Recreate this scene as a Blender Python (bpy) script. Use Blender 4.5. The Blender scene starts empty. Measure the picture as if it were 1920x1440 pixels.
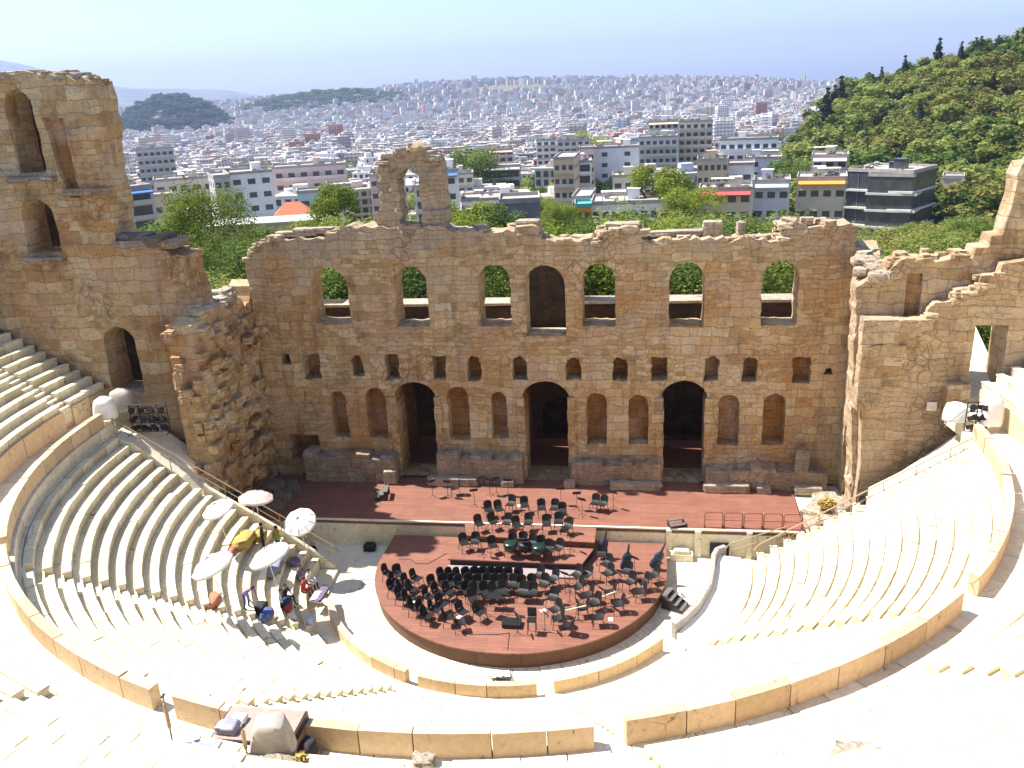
import bpy, bmesh, math, random
from math import sin, cos, pi, radians as R, hypot, atan2
from mathutils import Vector, Matrix, noise
from mathutils.geometry import delaunay_2d_cdt
sc = bpy.context.scene
COL = sc.collection
RNG = random.Random(7)

# ------------------------------------------------------------------ camera
CAM = (6.4836, -50.4062, 24.0775)
YAW, PITCH, ROLL, FPX = 0.1613, 0.3323, -0.049, 1613.05
fwd = Vector((-sin(YAW)*cos(PITCH), cos(YAW)*cos(PITCH), -sin(PITCH)))
rgt = Vector((cos(YAW), sin(YAW), 0)); upv = rgt.cross(fwd)
r2 = rgt*cos(ROLL)+upv*sin(ROLL); u2 = upv*cos(ROLL)-rgt*sin(ROLL)
cam = bpy.data.objects.new('camera', bpy.data.cameras.new('camera')); COL.objects.link(cam)
M = Matrix((r2, u2, -fwd)).transposed().to_4x4(); M.translation = CAM
cam.matrix_world = M
cam.data.sensor_width = 36; cam.data.lens = FPX/1920*36
cam.data.clip_start = 0.1; cam.data.clip_end = 60000
sc.camera = cam
# ------------------------------------------------------------------ sky, sun, exposure
SUN_EL, SUN_AZ = R(57), R(-81.5)          # azimuth clockwise from +Y: the sun stands at the left
w = bpy.data.worlds.new("World"); sc.world = w; w.use_nodes = True
nt = w.node_tree; bg = nt.nodes['Background']
sky = nt.nodes.new('ShaderNodeTexSky'); sky.sky_type = 'NISHITA'; sky.sun_disc = False
sky.sun_elevation = SUN_EL; sky.sun_rotation = SUN_AZ
sky.air_density = 1.0; sky.dust_density = 1.0; sky.ozone_density = 3.0; sky.altitude = 100
nt.links.new(sky.outputs[0], bg.inputs[0]); bg.inputs[1].default_value = 0.098
sl = bpy.data.lights.new('sun', 'SUN'); sl.energy = 4.8; sl.angle = R(0.5); sl.color = (1, 0.95, 0.86)
so = bpy.data.objects.new('sun', sl); COL.objects.link(so)
sdir = Vector((sin(SUN_AZ)*cos(SUN_EL), cos(SUN_AZ)*cos(SUN_EL), sin(SUN_EL)))
so.rotation_euler = sdir.to_track_quat('Z', 'Y').to_euler(); so.location = (-60, 0, 90)
sc.view_settings.view_transform = 'Standard'; sc.view_settings.look = 'None'
sc.view_settings.exposure = 1.25; sc.view_settings.gamma = 1
sc.cycles.max_bounces = 8; sc.cycles.diffuse_bounces = 4; sc.cycles.volume_bounces = 1
sc.cycles.volume_step_rate = 4; sc.cycles.transparent_max_bounces = 8
sc.cycles.use_denoising = True

# ------------------------------------------------------------------ materials
def newmat(name):
    m = bpy.data.materials.new(name); m.use_nodes = True
    return m, m.node_tree, m.node_tree.nodes['Principled BSDF']
def nd(t, kind, **kw):
    n = t.nodes.new('ShaderNode'+kind)
    for k, v in kw.items():
        if k in [i_.name for i_ in n.inputs]: n.inputs[k].default_value = v
        else: setattr(n, k, v)
    return n
def ramp(t, src, stops):
    r = nd(t, 'ValToRGB'); cr = r.color_ramp
    while len(cr.elements) < len(stops): cr.elements.new(0.5)
    for e, (p, c) in zip(cr.elements, stops): e.position = p; e.color = (*c, 1) if len(c) == 3 else c
    t.links.new(src, r.inputs[0]); return r.outputs[0]
def mix(t, fac, a, b, mode='MIX'):
    n = nd(t, 'Mix', data_type='RGBA', blend_type=mode)
    for s, v in ((n.inputs[0], fac), (n.inputs[6], a), (n.inputs[7], b)):
        if hasattr(v, 'is_linked') or hasattr(v, 'links'): t.links.new(v, s)
        elif isinstance(v, (int, float)): s.default_value = v
        else: s.default_value = (*v, 1)
    return n.outputs[2]
def mth(t, op, a, b=None, c=None):
    n = nd(t, 'Math', operation=op)
    for i, v in enumerate((a, b, c)):
        if v is None: continue
        if isinstance(v, (int, float)): n.inputs[i].default_value = v
        else: t.links.new(v, n.inputs[i])
    return n.outputs[0]
def plain(name, col, rough=0.6, metal=0.0, var=0.12, scale=6.0):
    m, t, b = newmat(name)
    n = nd(t, 'TexNoise', Scale=scale, Detail=4.0)
    tc = nd(t, 'TexCoord'); t.links.new(tc.outputs['Object'], n.inputs['Vector'])
    lo = tuple(c*(1-var) for c in col); hi = tuple(min(1, c*(1+var)) for c in col)
    t.links.new(ramp(t, n.outputs[0], [(0.3, lo), (0.7, hi)]), b.inputs['Base Color'])
    b.inputs['Roughness'].default_value = rough; b.inputs['Metallic'].default_value = metal
    return m
def masonry(name, tones, bw=1.15, bh=0.56, stain=(0.60, 0.28, 0.085), stain_amt=0.75, grey_z=None, joint=0.42, bump=0.8, dirt=0.6, streak=0.5):
    """weathered ashlar: tones = three stone colours"""
    m, t, b = newmat(name); L = t.links.new
    tc = nd(t, 'TexCoord'); sx = nd(t, 'SeparateXYZ'); L(tc.outputs['Object'], sx.inputs[0])
    u = mth(t, 'ADD', sx.outputs[0], sx.outputs[1])
    cx = nd(t, 'CombineXYZ'); L(u, cx.inputs[0]); L(sx.outputs[2], cx.inputs[1])
    wn = nd(t, 'TexNoise', Scale=0.9, Detail=3.0); L(tc.outputs['Object'], wn.inputs['Vector'])
    sub = nd(t, 'VectorMath', operation='SUBTRACT'); L(wn.outputs['Color'], sub.inputs[0]); sub.inputs[1].default_value = (.5, .5, .5)
    scl = nd(t, 'VectorMath', operation='SCALE'); L(sub.outputs[0], scl.inputs[0]); scl.inputs['Scale'].default_value = 0.62
    add = nd(t, 'VectorMath', operation='ADD'); L(cx.outputs[0], add.inputs[0]); L(scl.outputs[0], add.inputs[1])
    br = nd(t, 'TexBrick', offset=0.5, squash=0.75, squash_frequency=3)
    for k, v in {'Scale': 1.0, 'Mortar Size': 0.022, 'Mortar Smooth': 0.35, 'Brick Width': bw, 'Row Height': bh, 'Bias': 0.0}.items(): br.inputs[k].default_value = v
    br.inputs['Color1'].default_value = (0, 0, 0, 1); br.inputs['Color2'].default_value = (1, 1, 1, 1); br.inputs['Mortar'].default_value = (.5, .5, .5, 1)
    L(add.outputs[0], br.inputs['Vector'])
    br2 = nd(t, 'TexBrick', offset=0.42, squash=1.3, squash_frequency=2)
    for k, v in {'Scale': 1.0, 'Mortar Size': 0.02, 'Mortar Smooth': 0.5, 'Brick Width': bw*.52, 'Row Height': bh*.5, 'Bias': 0.0}.items(): br2.inputs[k].default_value = v
    br2.inputs['Color1'].default_value = (0, 0, 0, 1); br2.inputs['Color2'].default_value = (1, 1, 1, 1); br2.inputs['Mortar'].default_value = (.5, .5, .5, 1)
    L(add.outputs[0], br2.inputs['Vector'])
    vo = nd(t, 'TexVoronoi', feature='DISTANCE_TO_EDGE', Scale=1.7); L(add.outputs[0], vo.inputs['Vector'])
    crack = ramp(t, vo.outputs['Distance'], [(0.0, (1, 1, 1)), (0.07, (0, 0, 0))])
    pn = nd(t, 'TexNoise', Scale=0.33, Detail=3.0, noise_dimensions='4D', W=7.0); L(tc.outputs['Object'], pn.inputs['Vector'])
    msk = ramp(t, pn.outputs[0], [(0.47, (0, 0, 0)), (0.53, (1, 1, 1))]); msk2 = ramp(t, pn.outputs[0], [(0.56, (0, 0, 0)), (0.62, (1, 1, 1))])
    bcol = mix(t, msk, br.outputs['Color'], br2.outputs['Color']); bfac = mix(t, msk2, mix(t, msk, br.outputs['Fac'], br2.outputs['Fac']), crack)
    base = ramp(t, bcol, [(0.0, tones[0]), (0.5, tones[1]), (1.0, tones[2])])
    n1 = nd(t, 'TexNoise', Scale=0.22, Detail=6.0, Roughness=0.62); L(tc.outputs['Object'], n1.inputs['Vector'])
    f1 = ramp(t, n1.outputs[0], [(0.46, (0, 0, 0)), (0.64, (1, 1, 1))])
    base = mix(t, mth(t, 'MULTIPLY', f1, stain_amt*.85), base, stain)
    n4 = nd(t, 'TexNoise', Scale=0.5, Detail=5.0, Roughness=0.6, noise_dimensions='4D', W=3.0); L(tc.outputs['Object'], n4.inputs['Vector'])
    f4 = ramp(t, n4.outputs[0], [(0.5, (0, 0, 0)), (0.72, (1, 1, 1))])
    base = mix(t, mth(t, 'MULTIPLY', f4, 0.6 if stain_amt > .15 else 0), base, (0.50, 0.40, 0.30))
    if grey_z is not None:
        g = mth(t, 'MULTIPLY_ADD', sx.outputs[2], 0.6, -grey_z*0.6)
        g2 = mth(t, 'ADD', g, mth(t, 'MULTIPLY_ADD', n4.outputs[0], 3.0, -1.5))
        base = mix(t, ramp(t, g2, [(0.0, (0, 0, 0)), (1.0, (.75, .75, .75))]), base, (0.56, 0.46, 0.34))
    n2 = nd(t, 'TexNoise', Scale=3.2, Detail=8.0, Roughness=0.7); L(tc.outputs['Object'], n2.inputs['Vector'])
    base = mix(t, mth(t, 'MULTIPLY', ramp(t, n2.outputs[0], [(0.5, (0, 0, 0)), (0.68, (1, 1, 1))]), dirt), base, mix(t, 0.6, base, (0.10, 0.065, 0.04)))
    n3 = nd(t, 'TexNoise', Scale=14.0, Detail=4.0, Roughness=0.7); L(tc.outputs['Object'], n3.inputs['Vector'])
    base = mix(t, 0.55, base, ramp(t, n3.outputs[0], [(0.3, (.45, .43, .4)), (0.7, (1.0, 1.0, 1.0))]), 'MULTIPLY')
    n6 = nd(t, 'TexNoise', Scale=0.42, Detail=7.0, Roughness=0.72, noise_dimensions='4D', W=11.0); L(tc.outputs['Object'], n6.inputs['Vector'])
    base = mix(t, mth(t, 'MULTIPLY', ramp(t, n6.outputs[0], [(0.55, (0, 0, 0)), (0.66, (1, 1, 1))]), 0.6), base, (0.17, 0.10, 0.055))
    n7 = nd(t, 'TexNoise', Scale=0.36, Detail=5.0, Roughness=0.65, noise_dimensions='4D', W=17.0); L(tc.outputs['Object'], n7.inputs['Vector'])
    base = mix(t, mth(t, 'MULTIPLY', ramp(t, n7.outputs[0], [(0.5, (0, 0, 0)), (0.6, (1, 1, 1))]), 0.45 if stain_amt > .15 else 0), base, (0.64, 0.47, 0.36))
    n8 = nd(t, 'TexNoise', Scale=7.5, Detail=6.0, Roughness=0.8); L(tc.outputs['Object'], n8.inputs['Vector'])
    base = mix(t, mth(t, 'MULTIPLY', ramp(t, n8.outputs[0], [(0.55, (0, 0, 0)), (0.66, (1, 1, 1))]), 0.6), base, (0.15, 0.09, 0.05))
    mpn = nd(t, 'Mapping'); L(tc.outputs['Object'], mpn.inputs[0]); mpn.inputs['Scale'].default_value = (1.1, 1.1, .16)
    ns = nd(t, 'TexNoise', Scale=1.0, Detail=6.0, Roughness=0.65); L(mpn.outputs[0], ns.inputs['Vector'])
    base = mix(t, mth(t, 'MULTIPLY', ramp(t, ns.outputs[0], [(0.54, (0, 0, 0)), (0.72, (1, 1, 1))]), streak), base, (0.12, 0.075, 0.045))
    base = mix(t, mth(t, 'MULTIPLY', bfac, joint), base, (0.09, 0.06, 0.035))
    L(base, b.inputs['Base Color']); b.inputs['Roughness'].default_value = 0.95
    b.inputs['Specular IOR Level'].default_value = 0.2
    h = mth(t, 'ADD', mth(t, 'MULTIPLY_ADD', n8.outputs[0], -.9, mth(t, 'MULTIPLY', bfac, -0.8)), mth(t, 'ADD', mth(t, 'MULTIPLY', n2.outputs[0], 1.1), mth(t, 'MULTIPLY', n3.outputs[0], 0.5)))
    bp = nd(t, 'Bump', Strength=bump, Distance=0.12); L(h, bp.inputs['Height']); L(bp.outputs[0], b.inputs['Normal'])
    return m
def marble(name, lo, hi, rust=0.35):
    m, t, b = newmat(name); L = t.links.new
    tc = nd(t, 'TexCoord'); at = nd(t, 'Attribute', attribute_name='tint')
    base = ramp(t, at.outputs['Fac'], [(0.0, lo), (0.6, hi), (1.0, tuple(min(1, c*1.06) for c in hi))])
    n1 = nd(t, 'TexNoise', Scale=0.7, Detail=6.0, Roughness=0.65); L(tc.outputs['Object'], n1.inputs['Vector'])
    base = mix(t, mth(t, 'MULTIPLY', ramp(t, n1.outputs[0], [(0.56, (0, 0, 0)), (0.75, (1, 1, 1))]), rust), base, (0.60, 0.42, 0.24))
    n2 = nd(t, 'TexNoise', Scale=5.0, Detail=6.0, Roughness=0.7); L(tc.outputs['Object'], n2.inputs['Vector'])
    base = mix(t, 0.6, base, ramp(t, n2.outputs[0], [(0.32, (.72, .68, .60)), (0.6, (1, 1, 1))]), 'MULTIPLY')
    n3 = nd(t, 'TexNoise', Scale=1.9, Detail=9.0, Roughness=0.72, noise_dimensions='4D', W=5.0); L(tc.outputs['Object'], n3.inputs['Vector'])
    base = mix(t, mth(t, 'MULTIPLY', ramp(t, n3.outputs[0], [(0.60, (0, 0, 0)), (0.655, (1, 1, 1))]), 0.9), base, (0.17, 0.125, 0.08))
    vo = nd(t, 'TexVoronoi', feature='DISTANCE_TO_EDGE', Scale=0.9); L(tc.outputs['Object'], vo.inputs['Vector'])
    cm = mth(t, 'MULTIPLY', ramp(t, vo.outputs['Distance'], [(0.0, (1, 1, 1)), (0.025, (0, 0, 0))]), ramp(t, n1.outputs[0], [(0.5, (0, 0, 0)), (0.6, (1, 1, 1))]))
    base = mix(t, mth(t, 'MULTIPLY', cm, 0.7), base, (0.16, 0.12, 0.08))
    L(base, b.inputs['Base Color']); b.inputs['Roughness'].default_value = 0.75; b.inputs['Specular IOR Level'].default_value = 0.3
    bp = nd(t, 'Bump', Strength=0.3, Distance=0.02); L(n2.outputs[0], bp.inputs['Height']); L(bp.outputs[0], b.inputs['Normal'])
    return m
def planks(name, a, bcol, axis=0, width=0.22):
    m, t, b = newmat(name); L = t.links.new
    tc = nd(t, 'TexCoord'); sx = nd(t, 'SeparateXYZ'); L(tc.outputs['Object'], sx.inputs[0])
    cx = nd(t, 'CombineXYZ'); L(sx.outputs[axis], cx.inputs[0]); L(sx.outputs[1-axis], cx.inputs[1])
    br = nd(t, 'TexBrick', offset=0.37)
    for k, v in {'Scale': 1.0, 'Mortar Size': 0.009, 'Mortar Smooth': 0.2, 'Brick Width': 2.4, 'Row Height': width}.items(): br.inputs[k].default_value = v
    br.inputs['Color1'].default_value = (0, 0, 0, 1); br.inputs['Color2'].default_value = (1, 1, 1, 1)
    L(cx.outputs[0], br.inputs['Vector'])
    base = ramp(t, br.outputs['Color'], [(0, a), (1, bcol)])
    n = nd(t, 'TexNoise', Scale=0.9, Detail=6.0, Roughness=0.6); L(tc.outputs['Object'], n.inputs['Vector'])
    base = mix(t, 0.8, base, ramp(t, n.outputs[0], [(0.3, (.72, .68, .66)), (0.72, (1.0, 1.0, 1.0))]), 'MULTIPLY')
    n5 = nd(t, 'TexNoise', Scale=7.0, Detail=5.0, Roughness=0.7); L(tc.outputs['Object'], n5.inputs['Vector'])
    base = mix(t, mth(t, 'MULTIPLY', ramp(t, n5.outputs[0], [(0.58, (0, 0, 0)), (0.75, (1, 1, 1))]), 0.35), base, (0.42, 0.30, 0.22))
    base = mix(t, mth(t, 'MULTIPLY', br.outputs['Fac'], 0.7), base, (0.05, 0.03, 0.02))
    L(base, b.inputs['Base Color']); b.inputs['Roughness'].default_value = 0.7
    return m
def leafmat(name, dark, mid, light, trans=0.4):
    m, t, b = newmat(name); L = t.links.new
    oi = nd(t, 'ObjectInfo'); at = nd(t, 'Attribute', attribute_name='tint')
    f = mth(t, 'ADD', mth(t, 'MULTIPLY', at.outputs['Fac'], 0.65), mth(t, 'MULTIPLY', oi.outputs['Random'], 0.35))
    col = ramp(t, f, [(0.1, dark), (0.5, mid), (0.92, light)])
    L(col, b.inputs['Base Color']); b.inputs['Roughness'].default_value = 0.7; b.inputs['Specular IOR Level'].default_value = 0.25
    tr = nd(t, 'BsdfTranslucent'); L(col, tr.inputs['Color'])
    mx = nd(t, 'MixShader'); mx.inputs[0].default_value = trans
    L(b.outputs[0], mx.inputs[1]); L(tr.outputs[0], mx.inputs[2])
    L(mx.outputs[0], t.nodes['Material Output'].inputs[0])
    return m
def plaster(name, stops, attr=False):
    m, t, b = newmat(name); L = t.links.new
    if attr: f = nd(t, 'Attribute', attribute_name='tint').outputs['Fac']
    else: f = nd(t, 'ObjectInfo').outputs['Random']
    col = ramp(t, f, stops)
    t.nodes[-1].color_ramp.interpolation = 'CONSTANT'
    tc = nd(t, 'TexCoord'); n = nd(t, 'TexNoise', Scale=0.35, Detail=5.0); L(tc.outputs['Object'], n.inputs['Vector'])
    col = mix(t, 0.7, col, ramp(t, n.outputs[0], [(0.35, (.78, .76, .74)), (0.6, (1, 1, 1))]), 'MULTIPLY')
    if attr:   # far city: rows of windows and balconies on the walls
        geo = nd(t, 'NewGeometry'); sx = nd(t, 'SeparateXYZ'); L(tc.outputs['Object'], sx.inputs[0])
        cx = nd(t, 'CombineXYZ'); L(mth(t, 'ADD', sx.outputs[0], sx.outputs[1]), cx.inputs[0]); L(sx.outputs[2], cx.inputs[1])
        br = nd(t, 'TexBrick', offset=0.0)
        for k, v in {'Scale': 1.0, 'Mortar Size': 0.8, 'Mortar Smooth': 0.0, 'Brick Width': 3.4, 'Row Height': 3.1}.items(): br.inputs[k].default_value = v
        L(cx.outputs[0], br.inputs['Vector'])
        sn = nd(t, 'SeparateXYZ'); L(geo.outputs['Normal'], sn.inputs[0])
        side = mth(t, 'LESS_THAN', mth(t, 'ABSOLUTE', sn.outputs[2]), 0.5)
        win = mth(t, 'MULTIPLY', mth(t, 'SUBTRACT', 1.0, br.outputs['Fac']), side)
        col = mix(t, mth(t, 'MULTIPLY', win, 0.85), col, (0.10, 0.105, 0.12))
        col = mix(t, mth(t, 'MULTIPLY', mth(t, 'GREATER_THAN', sn.outputs[2], 0.5), 0.75), col, (0.33, 0.29, 0.28))
    L(col, b.inputs['Base Color']); b.inputs['Roughness'].default_value = 0.85
    return m
TAN = ((0.55, 0.35, 0.17), (0.72, 0.52, 0.29), (0.84, 0.68, 0.45))
MAT = {}
MAT['facade'] = masonry('stage wall ashlar', TAN, grey_z=14.2)
MAT['wing'] = masonry('wing wall ashlar', ((0.55, 0.35, 0.165), (0.72, 0.52, 0.29), (0.84, 0.69, 0.46)), bw=1.5, bh=0.7, stain_amt=0.8)
MAT['wingr'] = masonry('sunny wing wall ashlar', ((0.50, 0.335, 0.18), (0.66, 0.485, 0.30), (0.80, 0.64, 0.45)), bw=1.4, bh=0.62, stain=(0.46, 0.25, 0.11), stain_amt=0.55)  # stone tones of the right wing wall
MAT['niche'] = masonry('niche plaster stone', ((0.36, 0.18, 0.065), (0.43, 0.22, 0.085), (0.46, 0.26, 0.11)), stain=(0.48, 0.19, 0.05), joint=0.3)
MAT['darkback'] = masonry('dark brown rear stone', ((0.04, 0.033, 0.027), (0.055, 0.045, 0.036), (0.07, 0.058, 0.046)), stain_amt=0.1, joint=0.3, dirt=.3)  # shade inside the openings is put into this dark stone colour
MAT['plinth'] = masonry('plinth rubble', ((0.33, 0.265, 0.21), (0.42, 0.345, 0.28), (0.52, 0.44, 0.36)), bw=0.7, bh=0.34, stain_amt=0.35)
MAT['pale'] = masonry('pale broken stone', ((0.50, 0.42, 0.32), (0.58, 0.50, 0.40), (0.66, 0.60, 0.50)), bw=0.9, bh=0.5, stain=(0.5, 0.33, 0.18), stain_amt=0.4, joint=0.3)
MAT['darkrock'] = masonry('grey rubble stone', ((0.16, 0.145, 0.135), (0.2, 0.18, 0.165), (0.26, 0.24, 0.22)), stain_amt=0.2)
MAT['marble'] = marble('worn marble seat', (0.62, 0.54, 0.37), (0.80, 0.725, 0.53))
MAT['paving'] = marble('marble paving', (0.64, 0.58, 0.45), (0.78, 0.72, 0.57), rust=0.25)
MAT['parapet'] = marble('honey coloured parapet stone', (0.53, 0.385, 0.235), (0.66, 0.50, 0.33), rust=0.4)
MAT['whitecloth'] = plain('white sheet', (0.80, 0.79, 0.76), 0.8, var=0.05, scale=1.5)
MAT['canopy'] = plain('white parasol cloth', (0.82, 0.81, 0.80), 0.75, var=0.04)
MAT['pinkcanopy'] = plain('beige parasol cloth', (0.66, 0.54, 0.48), 0.75, var=0.04)
MAT['deck'] = planks('red brown stage boards', (0.215, 0.085, 0.055), (0.27, 0.11, 0.073))
MAT['deckside'] = planks('stage apron boards', (0.10, 0.045, 0.022), (0.13, 0.058, 0.03), width=0.5)  # darker than the deck: shade on the front is painted into the boards
MAT['black'] = plain('black plastic', (0.012, 0.012, 0.014), 0.5); MAT['black'].node_tree.nodes['Principled BSDF'].inputs['Specular IOR Level'].default_value = 0.3
MAT['blackmatt'] = plain('black cloth', (0.02, 0.02, 0.024), 0.8)
MAT['navy'] = plain('navy cover', (0.014, 0.022, 0.06), 0.55)
MAT['green'] = plain('dark green cover', (0.008, 0.03, 0.024), 0.3)
MAT['steel'] = plain('grey metal tube', (0.34, 0.33, 0.32), 0.4, metal=0.8)
MAT['brownrail'] = plain('bronze handrail', (0.42, 0.30, 0.19), 0.5, metal=0.3)
MAT['darkmetal'] = plain('dark metal', (0.05, 0.04, 0.038), 0.5, metal=0.5)
MAT['rust'] = plain('rust red tube', (0.20, 0.055, 0.035), 0.55)
MAT['whitepaint'] = plain('white paint', (0.78, 0.78, 0.77), 0.5, var=0.05)
MAT['greysheet'] = plain('grey tarpaulin', (0.42, 0.37, 0.32), 0.75, var=0.15, scale=4)
MAT['brass'] = plain('pale pole', (0.72, 0.62, 0.42), 0.4)
MAT['panel'] = plain('grey blue panel', (0.27, 0.27, 0.33), 0.45)
MAT['tread'] = plain('worn step tread', (0.13, 0.115, 0.11), 0.6)
MAT['brownboard'] = plain('brown board', (0.34, 0.24, 0.20), 0.6)
MAT['plaque'] = plain('plaque', (0.62, 0.52, 0.47), 0.6)
MAT['terracotta'] = plain('terracotta cloth', (0.46, 0.17, 0.09), 0.8)
MAT['ochre'] = plain('ochre cloth', (0.40, 0.28, 0.07), 0.8, var=0.3)
MAT['skin'] = plain('skin', (0.42, 0.25, 0.17), 0.6)
MAT['hair'] = plain('dark hair', (0.02, 0.014, 0.01), 0.6)
MAT['lavender'] = plain('lavender shirt', (0.22, 0.18, 0.42), 0.8)
MAT['denim'] = plain('blue jeans', (0.06, 0.10, 0.26), 0.85)
MAT['white'] = plain('white shirt', (0.72, 0.70, 0.70), 0.85)
MAT['red'] = plain('red cloth', (0.36, 0.04, 0.04), 0.8)
MAT['yellowgreen'] = plain('yellow green shirt', (0.36, 0.36, 0.05), 0.8)
MAT['teal'] = plain('dark teal trousers', (0.02, 0.10, 0.12), 0.8)
MAT['purple'] = plain('purple cloth', (0.13, 0.10, 0.18), 0.8)
MAT['bark'] = plain('bark', (0.10, 0.07, 0.045), 0.95, var=0.3)
MAT['olive'] = leafmat('olive leaves', (0.095, 0.125, 0.024), (0.215, 0.255, 0.05), (0.36, 0.39, 0.105))
MAT['pine'] = leafmat('pine leaves', (0.035, 0.07, 0.012), (0.10, 0.155, 0.024), (0.20, 0.27, 0.048))
MAT['bright'] = leafmat('yellow green leaves', (0.08, 0.125, 0.01), (0.21, 0.265, 0.022), (0.36, 0.39, 0.045))
MAT['dry'] = leafmat('brown green leaves', (0.11, 0.115, 0.025), (0.215, 0.215, 0.045), (0.32, 0.305, 0.08))
MAT['cypress'] = leafmat('cypress leaves', (0.012, 0.022, 0.012), (0.025, 0.045, 0.02), (0.05, 0.075, 0.03), 0.1)
PAL = [(0.0, (.74, .71, .66)), (.15, (.66, .58, .49)), (.27, (.80, .79, .77)), (.42, (.54, .48, .42)), (.52, (.68, .58, .52)), (.62, (.80, .78, .75)), (.74, (.46, .43, .42)), (.81, (.66, .48, .40)), (.87, (.72, .68, .60)), (.93, (.42, .48, .58)), (.97, (.50, .26, .18))]
MAT['plaster'] = plaster('city plaster', PAL)
MAT['farplaster'] = plaster('far city plaster', PAL, True)
MAT['glass'] = plain('dark window glass', (0.06, 0.065, 0.075), 0.2, var=0.3, scale=0.5)
MAT['roofslab'] = plain('roof concrete', (0.36, 0.32, 0.30), 0.9, var=0.2, scale=0.6)
MAT['tile'] = plain('red roof tile', (0.42, 0.13, 0.065), 0.85, var=0.25, scale=3)
MAT['orangeawn'] = plain('orange awning', (0.62, 0.28, 0.03), 0.8)
MAT['blueawn'] = plain('blue awning', (0.05, 0.16, 0.36), 0.8)
MAT['redawn'] = plain('red awning', (0.50, 0.07, 0.07), 0.8)
MAT['lavawn'] = plain('pale blue blind', (0.42, 0.47, 0.62), 0.8)
MAT['tealawn'] = plain('teal roof sheet', (0.10, 0.36, 0.36), 0.7)
for nm, c in dict(pw=(.78, .77, .76), pc=(.66, .58, .47), pg=(.50, .49, .47), ps=(.42, .40, .36), pb=(.42, .56, .68), pp=(.66, .52, .48), pd=(.20, .18, .22), pt=(.52, .42, .30), pv=(.60, .58, .68)).items():
    MAT[nm] = plain('plaster '+nm, c, 0.85, var=0.08, scale=0.5)

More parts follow.
